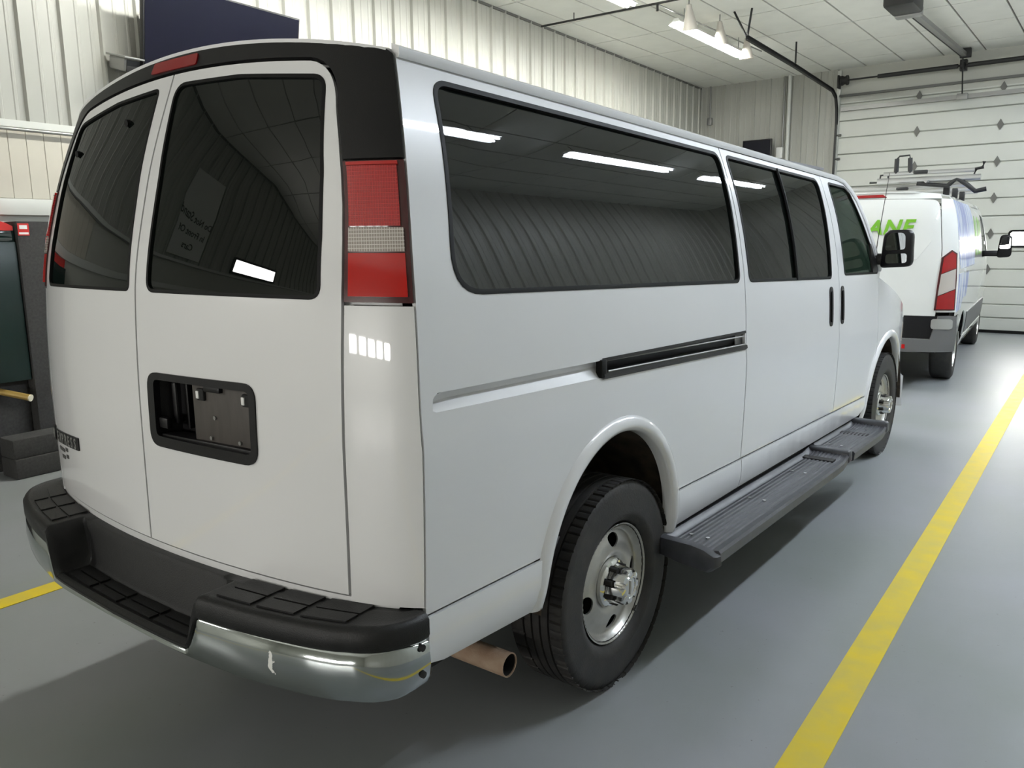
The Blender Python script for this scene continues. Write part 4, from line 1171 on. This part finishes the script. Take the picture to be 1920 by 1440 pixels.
for sx in (1, -1):
    mir = (lambda L: L) if sx > 0 else (lambda L: [(-x, z) for x, z in L])
    d = panel('rear_door', CB, mir([(.005, .80), (.835, .80), (.862, 1.10), (.842, 1.50), (.810, 1.80)] + rpoly([(.80, 1.86, 0), (.775, 1.985, .09), (.60, 2.0, 0)]) + [(.005, 2.015)]), P2, cargo, res=.07)
    panel('door_swage', CB, mir([(.16, 1.36), (.62, 1.38), (.74, 1.56), (.72, 1.86), (.64, 1.92), (.16, 1.93)]), P2, d, res=.08, off=.006, thick=.008)
    cor = mir([(.842, .84), (.869, 1.10), (.849, 1.50), (.817, 1.80), (.795, 2.0)] + [(TXp(z) - .003, z) for z in np.linspace(1.99, .84, 14)])
    panel('corner_panel', CB, cor, P2, cargo, res=.05)
    tlr = mir([(.820, .86), (.830, 1.10), (.850, 1.40), (.93, 1.475), (.975, 1.44), (.99, 1.20), (.995, .86)])
    t = panel('tail_light', CB, tlr, M['red_bezel'], cargo, res=.04, off=.012, thick=.02)
    panel('red_lens', CB, mir([(.858, 1.235), (.866, 1.395), (.93, 1.455), (.962, 1.43), (.972, 1.29)]), M['red'], t, res=.04, off=.02, thick=.01)
    panel('clear_lens', CB, mir([(.842, 1.01), (.856, 1.228), (.972, 1.283), (.980, 1.08)]), M['clear_lens'], t, res=.04, off=.02, thick=.01)
    panel('red_lens', CB, mir([(.835, .872), (.842, 1.003), (.980, 1.072), (.983, .872)]), M['red'], t, res=.04, off=.02, thick=.01)
bmp = panel('rear_bumper', CB, [(-.985, .44), (-.6, .42), (.6, .42), (.985, .44), (1.0, .62), (.99, .80), (.86, .80), (.80, .56), (-.80, .56), (-.86, .80), (-.99, .80), (-1.0, .62)], M['grey_clad'], cargo, res=.06, off=.05, thick=.10)
panel('bumper_recess', CB, [(-.84, .50), (.84, .50), (.86, .795), (-.86, .795)], M['black_trim'], cargo, res=.1, off=.0, thick=.02)
panel('reflector', CB, [(.30, .455), (.58, .455), (.58, .50), (.30, .50)], M['red2'], bmp, res=.1, off=.058, thick=.01)
panel('reflector', CB, [(-.58, .455), (-.30, .455), (-.30, .50), (-.58, .50)], M['red2'], bmp, res=.1, off=.058, thick=.01)
panel('step_plate', CB, rpoly([(.80, .67, .03), (.965, .67, .03), (.965, .775, .03), (.80, .775, .03)]), M['alu'], bmp, res=.06, off=.056, thick=.01)
def CRoof(u, y):
    f_ = max(0, (y - 2.0) / .8); z = 2.03 + .055 * (1 - u**4) - .05 * f_ * f_
    return (u * .855, y, z)
panel('roof', CRoof, [(-1, -.80), (-.6, -.91), (.6, -.91), (1, -.80), (1, 2.6), (-1, 2.6)], P2, cargo, res=.12)
def CW(u, w_): z = 1.28 + .72 * w_; y = 3.50 - .80 * w_ + .12 * (1 - u * u); return (u * (TXp(z) * .94), y, z)
panel('windscreen', CW, [(-1, 0), (1, 0), (1, 1), (-1, 1)], M['glass'], cargo, res=.15, thick=.006, flip=True)
def CH(u, w_): y = 3.45 + .95 * w_ + .10 * (1 - u * u); return (u * TXp(1.2) * ctap(y) * .985, y, 1.30 - .16 * w_ - .08 * w_ * w_ + .02 * (1 - u * u))
panel('bonnet', CH, [(-1, 0), (1, 0), (1, 1), (-1, 1)], P2, cargo, res=.15, thick=.02)
def CF(u, z): return (u * .90, 4.40 + .12 * (1 - u * u), z)
panel('front_fascia', CF, [(-1, .35), (1, .35), (1, 1.10), (-1, 1.10)], P2, cargo, res=.15, thick=.03, flip=True)
box('underbody', (-.85, -.95, .40), (.85, 4.2, .56), M['under'], cargo)
box('load_floor', (-.90, -.95, .56), (.90, 2.3, .62), M['under'], cargo)
panel('roof_header', CB, [(-.80, 2.004), (-.60, 2.006), (0, 2.022), (.60, 2.006), (.80, 2.004), (.78, 2.05), (.5, 2.085), (-.5, 2.085), (-.78, 2.05)], P2, cargo, res=.07, off=-.004, thick=.02)
panel('high_brake_light', CB, [(-.28, 2.028), (.28, 2.028), (.24, 2.055), (-.24, 2.055)], M['red'], cargo, res=.1, off=.01, thick=.02)
def on_cargo(x, z, off=.004):
    p = Vector(CB(x, z)); e = .01
    du = (Vector(CB(x + e, z)) - Vector(CB(x - e, z))).normalized(); dv = (Vector(CB(x, z + e)) - Vector(CB(x, z - e))).normalized()
    n = du.cross(dv).normalized(); v2 = n.cross(du)
    return Matrix(((du.x, v2.x, n.x, p.x + n.x * off), (du.y, v2.y, n.y, p.y + n.y * off), (du.z, v2.z, n.z, p.z + n.z * off), (0, 0, 0, 1)))
text_mesh('green_lettering', 'RANE', .208, M['green_ink'], cargo, on_cargo(.555, 1.645, .016), .002, shear=.25, bold=.007, align='RIGHT', space=1.12)
def cargo_wheel(y, sx):
    prof = [(.21, .745), (.26, .73), (.32, .735), (.345, .75), (.352, .78), (.352, .91), (.345, .94), (.32, .957), (.26, .962), (.21, .95)]
    V, F = lathe_x(prof, 64); t = mesh('wheel', V, F, M['tyre'], cargo, True, 50)
    t.location = (0, y, .352); t.rotation_euler = (0, 0, 0 if sx > 0 else PI)
    V, F = lathe_x([(.208, .952), (.20, .93), (.19, .90), (.12, .905), (.09, .93), (.05, .935), (.0, .935)], 48)
    mesh('rim', V, F, M['steel'], t, True, 40)
    V, F = lathe_x([(.07, .93), (.06, .955), (.03, .96), (0, .96)], 24); mesh('hub_cap', V, F, M['alu'], t, True, 40)
for (y, sx) in ((0, 1), (WBT, 1), (0, -1), (WBT, -1)): cargo_wheel(y, sx)
for sx in (1, -1):
    rs = []
    for (dy, sc) in ((-.04, .9), (-.03, 1.0), (.04, .95), (.09, .6)):
        loop = rpoly([(-.09, -.16, .04), (.09, -.15, .06), (.085, .16, .07), (-.06, .16, .06)], 4)
        rs.append([Vector((sx * (1.235 + a * sc), 2.95 + dy, 1.47 + b * sc)) for a, b in loop])
    V, F = rings(rs); bm = bmesh.new(); bv = [bm.verts.new(v) for v in V]
    for f in F: bm.faces.new([bv[i] for i in f])
    h = from_bm('door_mirror', bm, M['black_trim'], cargo, True, 50)
    box('mirror_arm', (min(sx * .93, sx * 1.18), 2.93, 1.33), (max(sx * .93, sx * 1.18), 3.0, 1.41), M['black_trim'], h, .015)
    S = lambda u, v: (sx * (1.235 + u), 2.91, 1.47 + v)
    panel('mirror_glass', S, rpoly([(-.06, -.03, .02), (.07, -.03, .03), (.065, .13, .05), (-.045, .13, .05)]), M['mirror'], h, res=.1, off=.004, thick=.004, flip=(sx < 0))
    box('mirror_sail', (min(sx * .93, sx * .985), 2.82, 1.28), (max(sx * .93, sx * .985), 3.06, 1.56), M['black_trim'], cargo, .03)

# ladder rack clamped on the cargo van roof
rk = empty('ladder_rack', (-.13, 7.80, 2.0), math.radians(3.8), 'aluminium drop-down ladder rack with black clamps on the cargo van roof', 'roof rack')
for yy in (-.35, .55, 1.45):
    tube('crossbar', [(-.80, yy, .16), (.95, yy, .16)], .022, M['alu'], rk, 8)
    for sx in (-1, 1): box('rack_foot', (sx * .78 - .03, yy - .04, .055), (sx * .78 + .03, yy + .04, .17), M['ironblack'], rk, .008)
for xx in (-.55, .60):
    tube('side_rail', [(xx, -.6, .20), (xx, 1.7, .20)], .018, M['alu'], rk, 8)
tube('drop_arm', [(.10, -.46, .225), (1.10, -.46, .225)], .032, M['alu'], rk, 10)
tube('drop_arm', [(.16, -.46, .300), (1.04, -.46, .300)], .022, M['alu'], rk, 10)
tube('spring_strut', [(.50, -.47, .185), (.82, -.47, .145)], .022, M['ironblack'], rk, 8)
tube('hinge_link', [(.80, -.47, .15), (.88, -.47, .22), (.98, -.47, .15), (1.06, -.47, .08), (1.16, -.47, .10)], .024, M['ironblack'], rk, 8)
for xs0, xs1 in ((.285, .285), (.425, .415)):
    tube('ladder_hook', [(xs0, -.46, .30), (xs1, -.46, .46)], .024, M['ironblack'], rk, 8)
tube('hook_bail', [(.285, -.46, .455), (.31, -.46, .485), (.41, -.46, .490), (.415, -.46, .455)], .009, M['ironblack'], rk, 8)
tube('ladder_hook', [(.02, -.46, .215), (.12, -.46, .215), (.13, -.46, .29), (.205, -.46, .295), (.21, -.46, .22)], .011, M['ironblack'], rk, 8)
tube('ladder_hook', [(1.03, -.46, .23), (1.05, -.46, .31), (1.11, -.46, .32), (1.12, -.46, .38)], .018, M['ironblack'], rk, 8)
box('clamp', (.46, -.50, .285), (.60, -.42, .325), M['ironblack'], rk, .01)
box('clamp', (.30, -.50, .12), (.42, -.44, .15), M['ironblack'], rk, .01)

# ================================================================== CEILING HARDWARE
def flood(x, y, z, tilt, yaw, label):
    r = empty('flood_lamp', (x, y, z), yaw, label, 'lamp', 'flood lamps hung beside the ceiling strip light')
    prof = [(.012, .16), (.030, .155), (.040, .10), (.052, .05), (.080, -.06), (.098, -.13), (.104, -.135), (.095, -.125), (.070, -.05)]
    rs = []
    for k in range(24):
        a = 2 * PI * k / 24; rs.append([(r_ * math.cos(a), r_ * math.sin(a), h_) for r_, h_ in prof])
    rs.append(rs[0])
    V, F = rings(rs, closed_u=False, cap=False)
    rot = Matrix.Rotation(tilt, 4, 'X')
    s_ = mesh('shade', [rot @ Vector(v) for v in V], F, M['flood'], r, True, 50)
    bm = bmesh.new(); bmesh.ops.create_uvsphere(bm, u_segments=12, v_segments=8, radius=.055, matrix=rot @ Matrix.Translation((0, 0, -.07)))
    from_bm('bulb', bm, M['white_plastic'], r, True)
    tp = rot @ Vector((0, 0, .16))
    tube('stem', [tp, (tp.x, tp.y, CEIL - z)], .008, M['steelgrey'], r, 6)
    return r
flood(-2.37, 7.45, 4.36, .35, .2, 'cone flood lamp at the pipe end of the strip light')
flood(-2.39, 8.45, 4.36, .25, .1, 'cone flood lamp hung over the middle of the strip light')
flood(-2.45, 9.55, 4.36, .10, 0, 'cone flood lamp at the garage door end of the strip light')
pp = empty('conduit_run', (-2.45, 7.0, 4.5), 0, 'thin black pipe frame crossing the ceiling above the strip light', 'pipe')
tube('cross_pipe', [(-1.9, .02, .0), (.2, .09, 0), (2.6, .17, 0)], .014, M['ironblack'], pp, 8)
tube('long_pipe', [(-.18, .08, -.01), (-.10, 3.4, -.01)], .010, M['steelgrey'], pp, 8)
tube('drop', [(-.18, .08, -.01), (-.18, .08, -.09)], .016, M['ironblack'], pp, 8)
for xx in (-1.4, .9, 2.2): tube('hanger', [(xx, .06 + .0 * xx, 0), (xx, .06, .098)], .006, M['ironblack'], pp, 6)

# door tracks
trk = empty('door_track', (-2.1, 10.5, 4.2), 0, 'dark steel garage door track hung from the ceiling and curving down the jamb', 'door track')
path = [(.12, -2.15, .03), (.03, 0, .03), (-.04, 2.25, -.02), (-.045, 2.48, -.10), (-.05, 2.60, -.30), (-.05, 2.63, -.6), (-.05, 2.63, -4.2)]
bm = bmesh.new()
rs = []
for i, p_ in enumerate(path):
    a = Vector(path[max(0, i - 1)]); b = Vector(path[min(len(path) - 1, i + 1)]); t_ = (b - a).normalized(); s_ = Vector((1, 0, 0)); n_ = s_.cross(t_)
    rs.append([Vector(p_) + s_ * u + n_ * v for u, v in ((-.012, -.03), (.025, -.03), (.025, -.024), (-.006, -.024), (-.006, .024), (.025, .024), (.025, .03), (-.012, .03))])
V, F = rings(rs); bv = [bm.verts.new(v) for v in V]
for f in F: bm.faces.new([bv[i] for i in f])
from_bm('rail', bm, M['ironblack'], trk, True, 30)
for (q0, q1) in (((.11, -2.1, .04), (-.08, -2.1, .395)), ((.11, -2.1, .04), (.17, -2.12, .395)), ((.02, .1, .04), (.02, .1, .395))):
    tube('hanger_strap', [q0, q1], .014, M['ironblack'], trk, 6)
# torsion shaft
ts = empty('torsion_shaft', (0, YB - .22, 4.36), 0, 'black torsion spring shaft above the white garage door', 'shaft')
tube('shaft', [(-2.06, 0, 0), (2.6, 0, 0)], .015, M['ironblack'], ts, 8)
tube('spring', [(-1.45, 0, 0), (-.22, 0, 0)], .036, M['ironblack'], ts, 10)
tube('spring', [(-.08, 0, 0), (1.9, 0, 0)], .036, M['ironblack'], ts, 10)
V, F = lathe_x([(.02, -.06), (.085, -.06), (.085, -.03), (.07, -.03), (.07, .03), (.085, .03), (.085, .06), (.02, .06)], 20, 1, (-2.0, 0, 0))
mesh('cable_drum', V, F, M['ironblack'], ts, True, 30)
box('end_bearing', (-2.12, -.03, -.12), (-2.09, .12, .10), M['ironblack'], ts, .005)
V, F = lathe_x([(.03, -.04), (.06, -.03), (.06, .03), (.03, .04)], 16, 1, (-.15, 0, 0)); mesh('centre_bearing', V, F, M['ironblack'], ts, True, 40)
box('anchor_plate', (-.2, .0, -.07), (-.1, .13, .10), M['ironblack'], ts, .004)
# opener
op = empty('door_opener', (-.12, 8.6, 4.30), 0, 'black garage door opener motor with a long steel rail under the ceiling', 'door opener')
bm = bmesh.new(); add_box(bm, (-.17, -.35, -.02), (.17, .18, .16), .03); from_bm('motor_housing', bm, M['ironblack'], op, True, 40)
box('lamp_cover', (-.15, .15, -.04), (.15, .30, .08), M['steelgrey'], op, .02)
V, F = rings([[(-.03, .2, .03), (.04, .2, .03), (.04, .2, .09), (-.03, .2, .09)], [(-.03, 4.22, .17), (.04, 4.22, .17), (.04, 4.22, .23), (-.03, 4.22, .23)]])
mesh('rail', V, [f[::-1] for f in F], M['steelgrey'], op)
tube('rail_belt', [(-.04, .3, .03), (-.04, 4.2, .17)], .008, M['ironblack'], op, 6)
box('wall_bracket', (-.06, 4.18, .15), (.10, 4.27, .29), M['ironblack'], op, .01)
tube('door_arm', [(-.02, 4.24, .18), (-.02, 4.47, -.40)], .012, M['ironblack'], op, 6)
box('door_plate', (-.10, 4.45, -.46), (.06, 4.50, -.36), M['steelgrey'], op, .008)
for yy in (-.3, .1):
    for sx in (-1, 1): tube('hanger_strap', [(sx * .12, yy, .15), (sx * .14, yy, .298)], .010, M['ironblack'], op, 6)

# ================================================================== WALL THINGS
def wall_pt(s, n, z): return wl.matrix_basis @ Vector((n, s, z))
tv = empty('wall_screen', wall_pt(1.05, 0, 2.78), WANG, 'large dark flat screen tilted out from the ribbed wall above the van roof', 'television')
mt = Matrix.Translation((.28, 0, 0)) @ Matrix.Rotation(math.radians(9), 4, 'Y')
box('screen_body', (-.05, 0, 0), (0, 1.52, .87), M['black_trim'], tv, .006, mtx=mt)
box('screen_panel', (-.002, .014, .02), (.004, 1.506, .856), M['screen'], tv, mtx=mt)
box('wall_mount', (.0, .6, .3), (.29, .9, .55), M['ironblack'], tv)
sb = empty('wall_floodlight', wall_pt(.94, 0, 2.99), WANG, 'small grey box floodlight on the ribbed wall beside the dark screen', 'wall light')
bm = bmesh.new(); add_box(bm, (.04, -.02, .02), (.26, .26, .13), .02, mtx=Matrix.Rotation(.25, 4, 'Y')); from_bm('lamp_body', bm, M['steelgrey'], sb, True, 40)
box('lamp_hood', (.03, -.04, .12), (.30, .28, .135), M['steelgrey'], sb, .004, mtx=Matrix.Rotation(.25, 4, 'Y'))
box('lamp_face', (.255, 0, .02), (.268, .24, .11), M['ironblack'], sb, .003, mtx=Matrix.Rotation(.25, 4, 'Y'))
box('wall_plate', (.0, .06, .0), (.06, .18, .12), M['steelgrey'], sb, .006)
mo = empty('wall_monitor', (-3.50, YB - .30, 3.05), 0, 'small black monitor on the end wall beside the garage door', 'television')
box('screen_body', (-.30, 0, 0), (.26, .05, .42), M['black_trim'], mo, .006)
box('screen_panel', (-.28, -.004, .02), (.24, .0, .40), M['screen'], mo)
box('wall_mount', (-.06, .04, .12), (.04, .27, .28), M['ironblack'], mo)
wbx = box('junction_box', (-3.22, YB - .10, 3.12), (-3.10, YB - .005, 3.32), M['white_plastic'], None, .012)
tag(wbx, 'small white box on the end wall next to the black monitor', 'electrical box')

# ---- carpeted auction booth and its step
bo = empty('auction_booth', wall_pt(0.0, 0, 0), WANG, 'charcoal carpeted booth front against the cream wall with a dark glass panel', 'booth')
box('booth_panel', (.02, .030, .0), (.22, 2.2, 1.80), M['booth'], bo, .008)
box('booth_return', (.02, -1.6, .0), (.12, .030, .66), M['booth'], bo, .008)
box('glass_panel', (.02, -1.55, .66), (.20, .022, 1.655), M['teal_glass'], bo, .003)
box('gloss_glass', (.03, -1.55, 1.655), (.19, .020, 1.735), M['teal_gloss'], bo, .003)  # same dark teal as the panel below, only glossier
hb = [(.19 , -1.5, 1.735), (.19, .018, 1.735), (.19, .018, 1.765), (.19, -.03, 1.79), (.19, -.12, 1.815), (.19, -1.5, 1.83)]  # added red slab, stands in for a red car's reflection in the glass
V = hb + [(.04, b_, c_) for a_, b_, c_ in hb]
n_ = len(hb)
mesh('red_reflection_slab', V, [tuple(range(n_)), tuple(range(2 * n_ - 1, n_ - 1, -1))] + [(i, i + n_, (i + 1) % n_ + n_, (i + 1) % n_) for i in range(n_)], M['booth_red'], bo)
box('sticker', (.219, .036, 1.70), (.2225, .112, 1.785), M['booth_red'], bo)
box('sticker_print', (.2222, .048, 1.745), (.2238, .100, 1.772), M['white_plastic'], bo)
box('sticker_print', (.2222, .042, 1.708), (.2238, .106, 1.722), M['white_plastic'], bo)
tube('booth_rail', [(.06, -.22, .61), (.31, -.055, .545)], .024, M['brass'], bo, 12)
tube('rail_end_cap', [(.31, -.055, .545), (.318, -.05, .543)], .0255, M['wood_cap'], bo, 12)
stp = empty('carpet_step', wall_pt(-.26, 0.0, 0), WANG, 'low charcoal carpeted two-tier step in front of the booth', 'step')
box('lower_tier', (.225, 0, 0), (.45, 2.4, .145), M['booth'], stp, .012)
box('upper_tier', (.225, 0.0, .143), (.44, 2.4, .285), M['booth'], stp, .014)

# ---- notice and daylit window on the ribbed wall, behind the photographer, mirrored in the rear glass
sg = empty('wall_notice', wall_pt(-4.1, 0.0, 2.60), WANG, 'white wall notice with three lines of dark lettering, mirrored in the rear glass', 'sign')
box('board', (.034, -.42, 0), (.05, .42, 1.30), M['trim'], sg, .003)
for i, ln in enumerate(('Do Not Stand', 'In Front Of', 'Cars')):
    text_mesh('notice_lettering', ln, .15, M['dark_ink'], sg, Matrix.Translation((.0515, 0, .62 - i * .22)) @ Matrix.Rotation(PI / 2, 4, 'Z') @ Matrix.Rotation(PI / 2, 4, 'X'), .0015, align='CENTER', bold=.002)
def SWN(u, v): return (.05, u, v)
wn = panel('window_left_offscreen', SWN, rpoly([(-7.06, 2.56, .03), (-5.44, 2.56, .03), (-5.44, 3.0, .03), (-7.06, 3.0, .03)]), M['rubber'], None, [rpoly([(-7.0, 2.62, .02), (-5.5, 2.62, .02), (-5.5, 2.94, .02), (-7.0, 2.94, .02)])], res=.3, thick=.05)
wn.location = wl.location; wn.rotation_euler = wl.rotation_euler
tag(wn, 'daylit strip window with black frame high on the ribbed wall', kind='structure')
panel('pane_offscreen', SWN, rpoly([(-7.0, 2.62, .02), (-5.5, 2.62, .02), (-5.5, 2.94, .02), (-7.0, 2.94, .02)]), M['sky_pane'], wn, res=.4, thick=.004, off=-.008)
